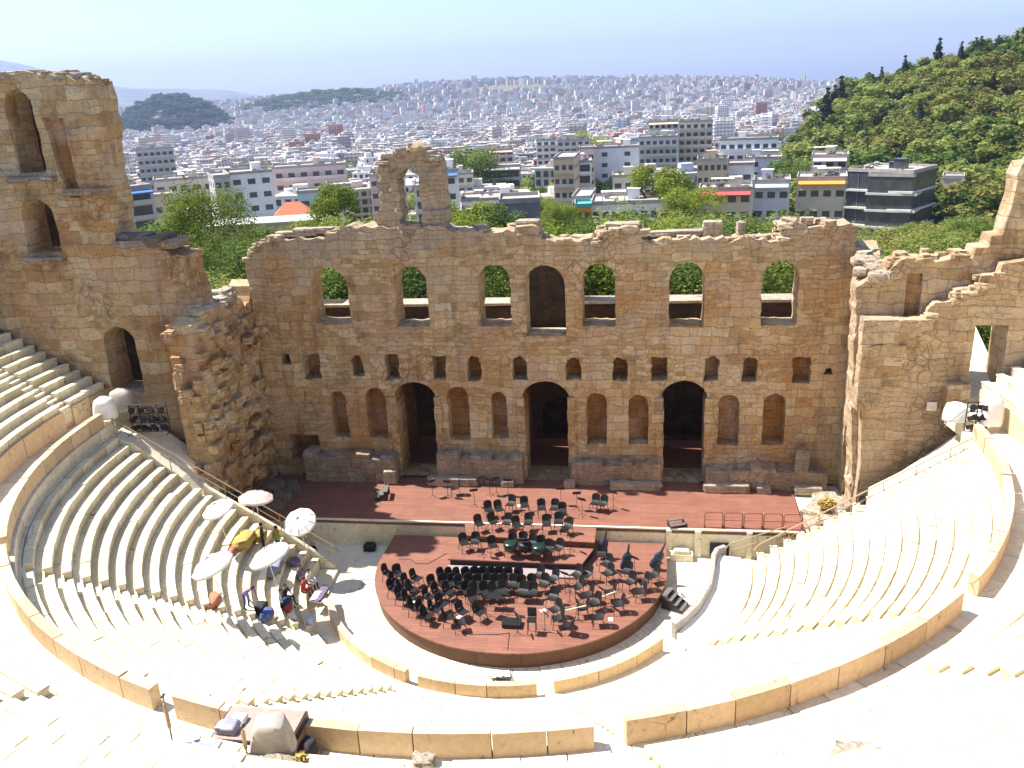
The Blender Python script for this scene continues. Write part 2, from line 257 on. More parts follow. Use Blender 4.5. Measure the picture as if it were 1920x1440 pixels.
# ------------------------------------------------------------------ mesh helpers
class MB:
    def __init__(s): s.v = []; s.f = []; s.mi = []; s.t = []
    def add(s, vs, fs, mi=0, tint=0.5):
        o = len(s.v); s.v += [tuple(p) for p in vs]
        for f in fs: s.f.append([i+o for i in f]); s.mi.append(mi); s.t.append(tint)
    def box(s, c, d, rz=0.0, mi=0, tint=0.5, rot=None, top=1.0):
        hx, hy, hz = d[0]/2, d[1]/2, d[2]/2; vs = []
        m = rot if rot is not None else Matrix.Rotation(rz, 3, 'Z')
        for z in (-hz, hz):
            k = top if z > 0 else 1
            for x, y in ((-hx, -hy), (hx, -hy), (hx, hy), (-hx, hy)): vs.append(Vector(c)+m @ Vector((x*k, y*k, z)))
        s.add(vs, [(3, 2, 1, 0), (4, 5, 6, 7), (0, 1, 5, 4), (1, 2, 6, 5), (2, 3, 7, 6), (3, 0, 4, 7)], mi, tint)
    def b2(s, x0, x1, y0, y1, z0, z1, mi=0, tint=0.5):
        s.box(((x0+x1)/2, (y0+y1)/2, (z0+z1)/2), (x1-x0, y1-y0, z1-z0), mi=mi, tint=tint)
    def tube(s, p0, p1, r0, r1=None, n=6, mi=0, tint=0.5, cap=True):
        p0, p1 = Vector(p0), Vector(p1); r1 = r0 if r1 is None else r1
        d = (p1-p0); q = d.to_track_quat('Z', 'Y').to_matrix(); vs = []
        for p, r in ((p0, r0), (p1, r1)):
            for i in range(n): vs.append(p+q @ Vector((r*cos(2*pi*i/n), r*sin(2*pi*i/n), 0)))
        fs = [(i, (i+1) % n, n+(i+1) % n, n+i) for i in range(n)]
        if cap: fs += [tuple(range(n-1, -1, -1)), tuple(range(n, 2*n))]
        s.add(vs, fs, mi, tint)
    def path(s, pts, r, n=6, mi=0):
        for a, b in zip(pts, pts[1:]): s.tube(a, b, r, n=n, mi=mi)
    def prism(s, poly, z0, z1, mi=0, tint=0.5, mtop=None):
        n = len(poly); vs = [(x, y, z0) for x, y in poly]+[(x, y, z1) for x, y in poly]
        s.add(vs, [(i, (i+1) % n, n+(i+1) % n, n+i) for i in range(n)]+[tuple(range(n-1, -1, -1))], mi, tint)
        s.add(vs[n:], [tuple(range(n))], mi if mtop is None else mtop, tint)
    def rock(s, c, d, seed, n=6, amp=0.16, mi=0, rz=0.0, sq=0.55):
        """rough block: subdivided box, rounded and chipped"""
        bm = bmesh.new(); bmesh.ops.create_cube(bm, size=2); bmesh.ops.subdivide_edges(bm, edges=bm.edges[:], cuts=n, use_grid_fill=True)
        m = Matrix.Rotation(rz, 3, 'Z'); vs = []
        for v in bm.verts:
            p = v.co.copy(); q = p.normalized()*1.25; p = p.lerp(q, 1-sq) if sq < 1 else p
            k = noise.fractal(Vector((p.x*1.2+seed*3.7, p.y*1.2, p.z*1.2)), 1, 2, 4)*amp
            p = p*(1+k); vs.append(Vector(c)+m @ Vector((p.x*d[0]/2, p.y*d[1]/2, p.z*d[2]/2)))
        fs = [[v.index for v in f.verts] for f in bm.faces]; bm.free(); s.add(vs, fs, mi, RNG.random())
    def ell(s, c, d, mi=0, tint=0.5, rot=None, nu=10, nv=6):
        vs = []; m = rot if rot is not None else Matrix.Identity(3)
        for j in range(nv+1):
            a = -pi/2+pi*j/nv
            for i in range(nu):
                b = 2*pi*i/nu; vs.append(Vector(c)+m @ Vector((d[0]/2*cos(a)*cos(b), d[1]/2*cos(a)*sin(b), d[2]/2*sin(a))))
        s.add(vs, [(j*nu+i, j*nu+(i+1) % nu, (j+1)*nu+(i+1) % nu, (j+1)*nu+i) for j in range(nv) for i in range(nu)], mi, tint)
    def mesh(s, name, mats, smooth=False, recalc=False):
        me = bpy.data.meshes.new(name); me.from_pydata(s.v, [], s.f)
        for m in (mats if isinstance(mats, (list, tuple)) else [mats]): me.materials.append(MAT[m] if isinstance(m, str) else m)
        me.polygons.foreach_set('material_index', s.mi)
        a = me.attributes.new('tint', 'FLOAT', 'FACE'); a.data.foreach_set('value', s.t)
        if smooth: me.polygons.foreach_set('use_smooth', [True]*len(s.f))
        me.update()
        if recalc:
            bm = bmesh.new(); bm.from_mesh(me); bmesh.ops.recalc_face_normals(bm, faces=bm.faces); bm.to_mesh(me); bm.free()
        return me
    def build(s, name, mats, parent=None, smooth=False, recalc=False):
        return link(name, s.mesh(name, mats, smooth, recalc), parent)
def link(name, me, parent=None):
    o = bpy.data.objects.new(name, me); COL.objects.link(o)
    if parent is not None: o.parent = parent
    return o
def tag(o, label=None, cat=None, group=None, kind=None):
    for k, v in (('label', label), ('category', cat), ('group', group), ('kind', kind)):
        if v: o[k] = v
    return o
def thing(name, label, cat, loc=(0, 0, 0), rz=0.0, group=None):
    o = bpy.data.objects.new(name, None); o.empty_display_size = 0.3; COL.objects.link(o)
    o.location = loc; o.rotation_euler = (0, 0, rz)
    return tag(o, label, cat, group)
def dup(root, loc=None, rz=None, label=None, group=None, scale=None):
    r = root.copy(); COL.objects.link(r)
    if loc is not None: r.location = loc
    if rz is not None: r.rotation_euler = (0, 0, rz)
    if scale is not None: r.scale = scale if isinstance(scale, tuple) else (scale,)*3
    if label: r['label'] = label
    if group: r['group'] = group
    for ch in list(root.children):
        c = ch.copy(); COL.objects.link(c); c.parent = r
        for g in list(ch.children):
            d = g.copy(); COL.objects.link(d); d.parent = c
    return r
def inside(p, poly):
    x, y = p; c = False; j = len(poly)-1
    for i in range(len(poly)):
        xi, yi = poly[i]; xj, yj = poly[j]
        if (yi > y) != (yj > y) and x < (xj-xi)*(y-yi)/(yj-yi)+xi: c = not c
        j = i
    return c
def resample(poly, step, jit=0.0, seed=0, closed=True):
    out = []; n = len(poly); rr = random.Random(seed)
    for i in range(n if closed else n-1):
        a = Vector(poly[i]); b = Vector(poly[(i+1) % n]); k = max(1, int((b-a).length/step))
        for j in range(k):
            p = a.lerp(b, j/k)
            if jit and j: p = p+Vector((rr.uniform(-jit, jit)*.5, rr.uniform(-jit, jit)))
            out.append((p.x, p.y))
    return out
def arch(u0, u1, v0, v1, flat=False, n=9):
    """opening outline with a round head whose crown is at v1"""
    if flat: return [(u0, v0), (u1, v0), (u1, v1), (u0, v1)]
    r = (u1-u0)/2; c = (u0+u1)/2; h = min(r, (v1-v0)*0.5)
    return [(u0, v0), (u1, v0)]+[(c+r*cos(pi*i/n), v1-h+h*sin(pi*i/n)) for i in range(n+1)]
def wall(name, outer, ops, place, thick, mats, parent, step=0.3, amp=0.07, blk=0.045, seed=1, bw=1.15, bh=0.56):
    """masonry slab: outer polygon (u,v), ops = (polygon, depth or None for a hole), place(u,v,d) -> xyz, d towards the viewer"""
    cons = [outer]+[resample(o[0], step) for o in ops]
    pts, edges = [], []
    for c in cons:
        o = len(pts); pts += c; edges += [(o+i, o+(i+1) % len(c)) for i in range(len(c))]
    us = [p[0] for p in outer]; vs = [p[1] for p in outer]
    u = min(us)+step*.5; rr = random.Random(seed)
    near = {}
    for p in pts: near.setdefault((int(p[0]//step), int(p[1]//step)), []).append(p)
    while u < max(us):
        v = min(vs)+step*.5
        while v < max(vs):
            p = (u+rr.uniform(-.25, .25)*step, v+rr.uniform(-.25, .25)*step)
            ci, cj = int(p[0]//step), int(p[1]//step)
            if all((p[0]-q[0])**2+(p[1]-q[1])**2 > (step*.45)**2 for a in (-1, 0, 1) for b in (-1, 0, 1) for q in near.get((ci+a, cj+b), ())):
                pts.append(p)
            v += step
        u += step
    V, E, F = delaunay_2d_cdt([Vector(p) for p in pts], edges, [], 0, 1e-6)[:3]
    boxes = [(min(q[0] for q in c), max(q[0] for q in c), min(q[1] for q in c), max(q[1] for q in c)) for c in cons]
    def cls(p):
        for k in range(1, len(cons)):
            b = boxes[k]
            if b[0] <= p[0] <= b[1] and b[2] <= p[1] <= b[3] and inside(p, cons[k]): return k
        return 0 if inside(p, outer) else -1
    def hsh(a, b): return random.Random(a*7919+b*104729+seed).uniform(-1, 1)
    def disp(u, v):
        row = math.floor(v/bh); col = math.floor((u+(row % 2)*bw/2)/bw)
        return noise.fractal(Vector((u*.7, v*.7, seed*5.1)), 1, 2, 5)*amp+hsh(row, col)*blk
    mb = MB(); idx = {}
    def vert(i, k, back=False):
        key = (i, k, back)
        if key not in idx:
            u, v = V[i]
            if back: d = -thick+disp(u+50, v)*.6
            else: d = disp(u, v)-(ops[k-1][1] if k > 0 else 0)
            idx[key] = len(mb.v); mb.v.append(tuple(place(u, v, d)))
        return idx[key]
    fc = []
    for f in F:
        c = (sum(V[i].x for i in f)/len(f), sum(V[i].y for i in f)/len(f)); k = cls(c)
        if k > 0 and ops[k-1][1] is None: k = -2
        fc.append(k)
    ed = {}
    for f, k in zip(F, fc):
        for a, b in zip(f, list(f[1:])+[f[0]]): ed.setdefault((min(a, b), max(a, b)), []).append((k, a, b))
        if k < 0: continue
        mb.f.append([vert(i, k) for i in f]); mb.mi.append(1 if k > 0 else 0); mb.t.append(.5)
        mb.f.append([vert(i, 0, True) for i in reversed(f)]); mb.mi.append(0); mb.t.append(.5)
    for (a0, b0), l in ed.items():
        ks = [x[0] for x in l]
        if len(l) == 1: ks.append(-1)
        solid = [x for x in l if x[0] >= 0]
        if len(l) == 2 and ks[0] == ks[1]: continue
        if len(solid) == 2:
            ka, kb = l[0][0], l[1][0]; a, b = l[0][1], l[0][2]
            mb.f.append([vert(b, ka), vert(a, ka), vert(a, kb), vert(b, kb)]); mb.mi.append(0); mb.t.append(.5)
        elif len(solid) == 1:
            k, a, b = solid[0]
            mb.f.append([vert(b, k), vert(a, k), vert(a, 0, True), vert(b, 0, True)]); mb.mi.append(0); mb.t.append(.5)
    return mb.build(name, mats, parent, recalc=True)

# ------------------------------------------------------------------ terrain
CX, CY = -0.71, -9.42           # centre of the seating
def smooth(a, b, x): x = max(0, min(1, (x-a)/(b-a))); return x*x*(3-2*x)
def lerp(a, b, t): return a+(b-a)*t
def interp(x, tab):
    for (x0, y0), (x1, y1) in zip(tab, tab[1:]):
        if x <= x1: return lerp(y0, y1, max(0, (x-x0)/(x1-x0)))
    return tab[-1][1]
def hill_h(D, az):
    """wooded hill on the right; az in degrees clockwise from +Y as seen from the camera"""
    k = interp(az, [(7.2, 0), (8.6, .1), (9.8, .45), (10.9, .66), (12.6, .83), (15.5, .98), (18.5, 1.10), (22, 1.22), (40, 1.3)])
    return k*interp(D, [(225, 0), (262, 3), (330, 18), (430, 47), (520, 50), (800, 30), (1200, 0)])
BASE = [(0, -2.6), (62, -2.6), (90, -3), (130, -5), (200, -12), (300, -21), (500, -34), (900, -46), (1600, -55), (2300, -50), (2900, -22), (3500, 12), (4000, 26), (4600, 6), (6000, -75), (20000, -80)]
def ground_z(x, y):
    dx, dy = x-CAM[0], y-CAM[1]; D = hypot(dx, dy); az = math.degrees(atan2(dx, dy))
    z = interp(D, BASE)
    far = interp(az, [(-60, 0.55), (-30, .75), (-22, 1.0), (-15, 1.3), (-9, 1.35), (0, 1.05), (6, .75), (10, .35), (16, 0), (60, 0)])
    if D > 2300: z = lerp(-52, z, far) if D < 6000 else z
    z += hill_h(D, az)
    z += interp(D, [(55, 0), (85, 4.5), (140, 1.0), (200, 0)])*interp(az, [(4, 0), (12, .55), (20, 1), (60, 1)])
    z += interp(D, [(55, 0), (90, 4), (200, 4), (280, 0)])*interp(-az, [(15, 0), (24, 1), (80, 1)])
    if y < CY:
        r = hypot(x-CX, y-CY)
        if r > 34.5: z = max(z, interp(r, [(34.5, 13.0), (37.5, 14.0), (41, 22.2), (60, 26), (200, 30), (600, -10), (2000, -50)]))
    elif y < 0 and abs(x) > 34: z = max(z, interp(abs(x), [(34, 8), (38, 9), (60, 4), (110, -5)]))
    return z
rads = [2, 8, 14, 20, 26, 32, 38, 44, 50, 56, 62, 70, 80, 92, 106, 122, 140, 160, 182, 206, 232, 260, 292, 330, 372, 420, 470, 530, 600, 680, 780, 900, 1050, 1250, 1500, 1800, 2150, 2500, 2800, 3100, 3400, 3700, 4000, 4300, 4700, 5200, 6000, 8000, 12500]
NA = 240
g = MB()
for r in rads:
    for i in range(NA):
        a = 2*pi*i/NA; x = CAM[0]+r*sin(a); y = CAM[1]+r*cos(a); g.v.append((x, y, ground_z(x, y)))
g.v.append((CAM[0], CAM[1], ground_z(CAM[0], CAM[1])))
for j in range(len(rads)-1):
    for i in range(NA):
        g.f.append([j*NA+i, (j+1)*NA+i, (j+1)*NA+(i+1) % NA, j*NA+(i+1) % NA])
for i in range(NA): g.f.append([len(g.v)-1, i, (i+1) % NA])
g.mi = [0]*len(g.f); g.t = [.5]*len(g.f)
m, t, b = newmat('dry earth and scrub')
tc = nd(t, 'TexCoord'); n1 = nd(t, 'TexNoise', Scale=0.05, Detail=8.0, Roughness=0.7); t.links.new(tc.outputs['Object'], n1.inputs['Vector'])
t.links.new(ramp(t, n1.outputs[0], [(0.35, (0.055, 0.065, 0.022)), (0.5, (0.12, 0.115, 0.045)), (0.62, (0.27, 0.21, 0.12)), (0.75, (0.36, 0.32, 0.26))]), b.inputs['Base Color'])
b.inputs['Roughness'].default_value = 0.95
MAT['earth'] = m
tag(g.build('ground', 'earth', smooth=True), kind='structure')
# sea at the far right horizon
s = MB(); s.add([(-3000, 6300, -72), (9000, 6300, -72), (5500, 11600, -72), (-2500, 12300, -72)], [(0, 1, 2, 3)])
m, t, b = newmat('sea water'); b.inputs['Base Color'].default_value = (0.03, 0.08, 0.16, 1); b.inputs['Roughness'].default_value = 0.25
nn = nd(t, 'TexNoise', Scale=0.02, Detail=4.0); bp = nd(t, 'Bump', Strength=0.4, Distance=2.0)
t.links.new(nd(t, 'TexCoord').outputs['Object'], nn.inputs['Vector']); t.links.new(nn.outputs[0], bp.inputs['Height']); t.links.new(bp.outputs[0], b.inputs['Normal'])
MAT['sea'] = m; tag(s.build('sea', 'sea'), kind='structure')
# mountains far left
def polar(az, D): return CAM[0]+D*sin(R(az)), CAM[1]+D*cos(R(az))
MAT['mount'] = plain('mountain scrub', (0.10, 0.11, 0.07), 0.95, var=0.5, scale=0.004)
def ridge(name, D0, depth, tab, seed):
    mb = MB(); na, nr = 120, 14; a0, a1 = tab[0][0], tab[-1][0]
    for j in range(nr+1):
        for i in range(na+1):
            az = lerp(a0, a1, i/na); k = j/nr; D = D0+depth*(k-.5)*2
            h = interp(az, tab); x, y = polar(az, D)
            prof = max(0, 1-abs(k-.5)*2)**.8
            n = noise.fractal(Vector((x*.0012, y*.0012, seed)), 1, 2, 5)
            mb.v.append((x, y, -85+(h+85)*prof*(1+.10*n*(1-prof)*2)+n*18*prof))
    for j in range(nr):
        for i in range(na): mb.f.append([j*(na+1)+i, j*(na+1)+i+1, (j+1)*(na+1)+i+1, (j+1)*(na+1)+i])
    mb.mi = [0]*len(mb.f); mb.t = [.5]*len(mb.f)
    return tag(mb.build(name, 'mount', smooth=True), kind='structure')
ridge('mountain', 9500, 2600, [(-75, 430), (-50, 500), (-42, 520), (-40.4, 490), (-39.2, 462), (-38, 475), (-36.4, 425), (-34.5, 325), (-33.6, 250), (-30.9, 180), (-28.5, 160), (-26, 130), (-23, 20), (-20, -60)], 3.3)
ridge('hills', 7800, 1500, [(-60, 60), (-45, 130), (-38, 120), (-35, 130), (-32, 100), (-29, 50), (-26, -50)], 8.1)

# ------------------------------------------------------------------ seating (the cavea)
def pol(r, a): return (CX+r*cos(R(a)), CY+r*sin(R(a)))
def seg(mb, r0, r1, a0, a1, z0, z1, mi=0, tint=.5, lip=0.0, n=None):
    """curved block between two radii and two angles; lip = bull-nosed front edge"""
    n = n or max(1, int(abs(a1-a0)*R(1)*r1/0.8)); vs = []; rows = [(r0+lip, z0), (r0+lip, z1-.12), (r0, z1-.07), (r0, z1), (r1, z1), (r1, z0)] if lip else [(r0, z0), (r0, z1), (r1, z1), (r1, z0)]
    k = len(rows)
    for i in range(n+1):
        a = lerp(a0, a1, i/n)
        for r, z in rows: x, y = pol(r, a); vs.append((x, y, z))
    fs = []
    for i in range(n):
        for j in range(k): fs.append((i*k+j, (i+1)*k+j, (i+1)*k+(j+1) % k, i*k+(j+1) % k))
    fs += [tuple(range(k)), tuple(n*k+j for j in range(k-1, -1, -1))]
    mb.add(vs, [f[::-1] for f in fs], mi, tint)
def blocks(mb, r0, r1, a0, a1, z0, z1, length, lip=0.03, jz=0.012, jr=0.012, chip=0.02):
    a = a0; rm = (r0+r1)/2
    while a < a1-0.05:
        d = math.degrees(RNG.uniform(.75, 1.3)*length/rm); e = min(a1, a+d)
        if a1-e < d*.3: e = a1
        gap = math.degrees(0.02/rm)
        seg(mb, r0+RNG.uniform(-jr, jr), r1, a+gap, e-gap, z0, z1+RNG.uniform(-jz, jz)-(chip if RNG.random() < .05 else 0), tint=RNG.random(), lip=lip)
        a = e
AW = 0.42   # half width of a stair, metres
def bank(root, r0, z0, n, pitch, rise, aisles, ends, rowname, zlow):
    """rows of marble seats; row i: tread + seat block; ends(r) -> start and end angle"""
    for i in range(n):
        r = r0+i*pitch; z = z0+i*rise; a0, a1 = ends(r+pitch*.5)
        cuts = [a0]
        for a in aisles:
            h = math.degrees(AW/(r+.3))
            if a0+1 < a < a1-1: cuts += [a-h, a+h]
        cuts.append(a1); mb = MB()
        for c0, c1 in zip(cuts[::2], cuts[1::2]):
            if c1-c0 < .5: continue
            blocks(mb, r, r+pitch*.58, c0, c1, max(zlow, z-rise-.35), z+rise, 1.5, lip=.05, jz=.02, jr=.02, chip=.06)      # seat
            seg(mb, r+pitch*.58, r+pitch+.05, c0, c1, max(zlow, z-rise-.35), z+rise-.10, tint=RNG.random()*.6)   # foot space behind
        mb.build(rowname, 'marble', root)
    for a in aisles:
        mb = MB()
        for i in range(n):
            for k in (0, 1):
                r = r0+i*pitch+k*pitch*.5; a0, a1 = ends(r)
                if not a0+.5 < a < a1-.5: continue
                h = math.degrees(AW/r)-.03
                seg(mb, r, r+pitch*.5+.01, a-h, a+h, max(zlow, z0+(i-2)*rise), z0+i*rise+(k+.55)*rise*.5, tint=RNG.random(), n=1)
        if mb.f: mb.build('stair_flight', 'marble', root)
low = thing('lower_seating', 'lower bank of curved white marble seats around the orchestra', 'seating')
NL, PL, RL, R0, Z0 = 18, 0.645, 0.425, 11.1, -1.21
bank(low, R0, Z0, NL, PL, RL, [217.5, 252, 287, 322], lambda r: (180, 323.5 if r < 12.6 else 360), 'seat_row', -1.9)
core = MB(); seg(core, 10.06, 11.2, 180.2, 323, -1.9, -1.5)
for i in range(NL): seg(core, R0+.05+i*PL, R0+.05+(i+1)*PL, 180.2, 359.8 if i > 1 else 323, -1.9, Z0-.5+i*RL, tint=.1, n=60)
core.build('substructure', 'marble', low)
upp = thing('upper_seating', 'upper bank of marble seats above the curved walkway', 'seating')
NU, PU, RU = 15, 0.66, 0.39
def uends(r):
    yl, yr = -6.15, -5.3
    return 180-math.degrees(math.asin((yl-CY)/r)), 360+math.degrees(math.asin((yr-CY)/r))
bank(upp, 24.75, 8.2, NU, PU, RU, [180.5, 214, 248.4, 286, 306, 340], uends, 'seat_row', 7.0)
pod = MB()
for c0, c1 in ((171, 179.6), (181.4, 213.1), (214.9, 247.5), (249.3, 285.1), (286.9, 305.1), (306.9, 339.1), (340.9, 369)):
    blocks(pod, 24.62, 24.78, c0, c1, 7.0, 8.22, 2.2, lip=0.0)
for i in range(NU): seg(pod, 24.78+i*PU, 24.8+(i+1)*PU, 172, 368, 5.5, 7.6+i*RU, tint=.1, n=60)
pod.build('podium_wall', ['parapet'], upp)
dz = MB(); blocks(dz, 22.6, 24.7, 178, 362, 6.4, 7.1, 1.6, lip=0, jz=.006, jr=0)
seg(dz, 23.0, 24.7, 171, 178, 6.4, 7.1); seg(dz, 23.0, 24.7, 362, 369, 6.4, 7.1)
seg(dz, 22.5, 22.75, 180, 360, 5.5, 6.45)
tag(dz.build('walkway', 'paving'), kind='structure')
# parapet behind the last lower row, one wall per sector
PW = [(180, 216.6, 'leftmost honey stone parapet wall behind the shaded seat rows', 7.9), (218.4, 252.0, 'honey stone parapet wall left of the stair by the brown platform', 7.9), (254.2, 284.9, 'honey stone parapet wall running behind the brown platform deck', 7.9), (287.0, 319.5, 'long honey stone parapet wall right of the central stair gap', 7.9), (322.6, 359.5, 'rightmost honey stone parapet wall beneath the covered floodlight', 7.9)]
for a0, a1, lb, z1 in PW:
    mb = MB(); blocks(mb, 22.72, 23.06, a0, a1, 6.3, z1, 1.7, lip=0, jz=.025, jr=.015)
    tag(mb.build('parapet_wall', 'parapet'), lb, 'parapet wall', 'parapet walls behind the lower seats')
# orchestra floor and low barrier
fl = MB()
for i in range(5):
    r0, r1 = 7.0+i*.75, 7.0+(i+1)*.75
    blocks(fl, r0, r1, 178, 362, -2.0, -1.72, 1.1, lip=0, jz=.003, jr=0)
fl.add([(CX-10.75, CY+.3, -1.725), (CX+13.4, CY+.3, -1.725), (CX+13.4, -5.9, -1.725), (CX-13, -5.9, -1.725)], [(0, 1, 2, 3)], tint=.4)
seg(fl, 0.2, 7.0, 180, 360, -2.1, -1.73, tint=.6, n=40)
tag(fl.build('orchestra_floor', 'paving'), kind='structure')
for a0, a1, lb in ((200, 249.5, 'low curved barrier at the left of the orchestra, pale and worn'), (253.2, 284.8, 'low curved honey barrier in front of the round platform, with a cable heap inside'), (289.0, 324, 'low curved honey barrier right of the central gap')):
    mb = MB(); blocks(mb, 9.75, 10.08, a0, a1, -1.9, -0.88, 1.7, lip=0)
    tag(mb.build('orchestra_barrier', 'parapet'), lb, 'low wall', 'low barriers round the orchestra')
# white ramp and curved dark-faced kerb wall at the right of the orchestra
rp = MB()
poly = [(10.6, -6.9), (11.8, -7.2), (13.0, -9.3), (12.1, -9.5), (11.9, -11.5), (11.2, -14.0), (9.9, -16.4), (8.1, -14.3), (9.2, -12.6), (9.9, -10.6), (10.3, -8.6)]
rp.add([(x, y, -1.32+max(0, hypot(x-CX, y-CY)-10.0)*.05) for x, y in poly]+[(x, y, -1.9) for x, y in poly], [tuple(range(11))]+[(i, i+11, (i+1) % 11+11, (i+1) % 11) for i in range(11)])
tag(rp.build('ramp_cover', 'whitecloth', recalc=True), 'smooth white sheet covering the rows beside the curved kerb', 'cover')
kb = MB(); kp = [(11.0, -6.55), (10.55, -6.9), (10.3, -7.6), (10.2, -8.6), (9.9, -10.4), (9.2, -12.3), (8.5, -13.5), (7.95, -14.2)]
kp = resample(kp, .35, closed=False)+[kp[-1]]
for (xa, ya), (xb, yb) in zip(kp, kp[1:]):
    d = Vector((xb-xa, yb-ya)); L = d.length; kb.box(((xa+xb)/2, (ya+yb)/2, -1.3), (L+.02, .24, .98), atan2(d.y, d.x))
tag(kb.build('curved_kerb', plain('grey kerb stone', (.33, .31, .29), .8)), 'curved low kerb wall bounding the white sheet at right', 'low wall')  # grey carries the painted shade of the kerb face

# ------------------------------------------------------------------ stage
def fac(u, v, d): return (u, -d, v)
st = thing('stage', 'wide red brown wooden stage before the ruined wall', 'stage')
d = MB(); d.prism([(-18.1, -6.2), (15.3, -6.2), (15.5, -0.3), (-18.1, -0.3)], -0.25, 0.0); d.build('deck', 'deck', st)
d = MB()
x = -18.0
while x < 15.3:
    L = min(RNG.uniform(1.2, 2.0), 15.3-x); d.b2(x+.004, x+L-.004, -6.28, -5.9, -1.9, -.3, tint=RNG.random()); x += L
for a, c in ((7.75, 8.05), (9.35, 9.7), (12.2, 12.5), (14.9, 15.3)): d.b2(a, c, -6.42, -6.2, -1.9, -.06, tint=.7)
d.build('front_wall', 'marble', st)
d = MB(); d.b2(-13.3, 15.3, -6.33, -6.19, -.07, .012, tint=.9); d.build('edge_strip', 'paving', st)
d = MB(); d.b2(10.2, 11.3, -6.44, -6.27, -1.6, -.8); d.build('hatch', 'blackmatt', st)  # black slab painted in for the dark inside of an opening
fo = MB(); fo.prism([(-18.2, 0), (18.2, 0), (18.2, 13), (-18.2, 13)], -.3, -.01); fo.build('inner_floor', 'deck', st)
pl = thing('round_platform', 'half round brown wooden platform carrying the orchestra chairs', 'platform')
pp = [(7.75, -6.5)]+[(-.25+8.0*cos(R(a)), -9.2+8.0*sin(R(a))) for a in range(360, 179, -4)]+[(-8.2, -6.5)]
pp = pp[::-1]
d = MB(); d.prism(pp, -.93, -.85); d.build('top_boards', 'deck', pl)
pi2 = [(-.25+(x+.25)*.985, -6.55 if y > -6.6 else -9.2+(y+9.2)*.985) for x, y in pp]
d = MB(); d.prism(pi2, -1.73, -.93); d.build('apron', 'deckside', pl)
ri = thing('stepped_riser', 'rectangular two level riser of brown boards on the round platform', 'riser')
d = MB(); d.prism([(-4.2, -9.75), (3.2, -9.8), (3.75, -8.1), (-3.55, -7.75)], -.47, -.40); d.build('lower_deck', 'deck', ri)
d = MB(); d.prism([(-4.1, -9.68), (3.12, -9.73), (3.7, -8.1), (-3.5, -7.75)], -.85, -.47); d.build('lower_skirt', 'blackmatt', ri)
d = MB(); d.prism([(-3.55, -7.74), (3.8, -8.09), (3.8, -6.36), (-3.9, -6.36)], -.1, -.02); d.build('upper_deck', 'deck', ri)
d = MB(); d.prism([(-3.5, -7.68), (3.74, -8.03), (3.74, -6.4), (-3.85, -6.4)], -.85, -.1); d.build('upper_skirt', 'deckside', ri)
d = MB(); d.prism([(-4.1, -10.75), (3.1, -10.6), (3.2, -9.85), (-4.2, -9.8)], -.85, -.74); tag(d.build('riser_step', plain('grey violet boards', (.30, .22, .23), .7)), 'low grey violet step along the front of the riser', 'step')

# ------------------------------------------------------------------ the ruined stage wall
sw = thing('stage_wall', 'ruined ancient stage wall with arched doors, niches and open upper windows', 'ruin')
top = [(18.25, -.3), (18.25, 15.7), (17.5, 15.95), (16.2, 15.9), (15.2, 16.05), (14.32, 15.95), (14.3, 15.15), (12.4, 15.14), (10.5, 15.25), (8.4, 15.3), (6.31, 15.37), (6.2, 15.86), (5.2, 16.0), (4.13, 15.9), (4.05, 15.4), (2.6, 15.3), (1.4, 15.25), (.46, 15.5), (.26, 16.2), (-.5, 16.3), (-1.06, 16.25), (-1.17, 15.95), (-3.0, 15.9), (-4.88, 16.02), (-5.3, 16.3), (-9.9, 16.4), (-10.3, 16.55), (-11.6, 16.5), (-12.2, 16.15), (-13.4, 15.9), (-14.5, 15.98), (-16.4, 15.92), (-16.7, 15.3), (-17.5, 15.2), (-18.25, 14.6), (-18.25, -.3)]
top = resample(top, .35, .22, 5)
WIN = [(-14.15, -11.75, 10.4, 14.0), (-8.8, -6.7, 10.2, 14.05), (-3.49, -1.55, 10.2, 14.05), (2.81, 4.75, 10.16, 14.0), (7.93, 9.93, 10.1, 14.0), (13.2, 15.26, 10.16, 14.0)]
SML = [(-16.69, -16.14, 7.67, 8.4), (-15.3, -14.2, 6.69, 8.4), (-12.05, -11.3, 6.96, 8.32), (-9.86, -8.95, 6.71, 8.39), (-6.75, -5.89, 6.79, 8.28), (-4.52, -3.65, 6.62, 8.28), (-1.63, -.73, 6.74, 8.28), (1.7, 2.59, 6.75, 8.2), (4.55, 5.46, 6.69, 8.2), (6.91, 7.83, 6.7, 8.2), (10.05, 10.93, 6.68, 8.27), (12.31, 13.17, 6.65, 8.2), (15.23, 16.24, 6.59, 8.19), (17.0, 17.5, 7.1, 7.53)]
NIC = [(-13.81, -12.71, 2.66, 5.93), (-11.39, -10.06, 2.62, 6.16), (-5.97, -4.58, 2.59, 6.26), (-3.16, -2.12, 2.74, 5.91), (2.92, 4.19, 2.43, 5.88), (5.52, 6.76, 2.47, 5.79), (10.97, 12.24, 2.49, 5.82), (13.63, 14.95, 2.53, 5.91)]
DOR = [(-9.34, -6.83, 0.004, 6.57), (-1.0, 1.73, 0.004, 6.67), (7.66, 10.16, .004, 6.7)]
rj = random.Random(8)
def rough(poly, j): return [(u+rj.uniform(-j, j), v+rj.uniform(-j, j)) for u, v in resample(poly, .3)]
def door(x0, x1, z0, z1):
    c = (x0+x1)/2; r_ = (x1-x0)/2+.17; zs = z1-r_*.85
    return [(x0, z0), (x1, z0), (x1, zs-.25), (x1+.17, zs-.2)]+[(c+r_*cos(pi*i/10), zs+r_*.85*sin(pi*i/10)) for i in range(11)]+[(x0-.17, zs-.2), (x0, zs-.25)]
ops = [(rough(arch(*q), .05), None) for q in WIN]+[(door(*q), None) for q in DOR]+[(arch(-.65, 1.78, 9.57, 13.96), None)]
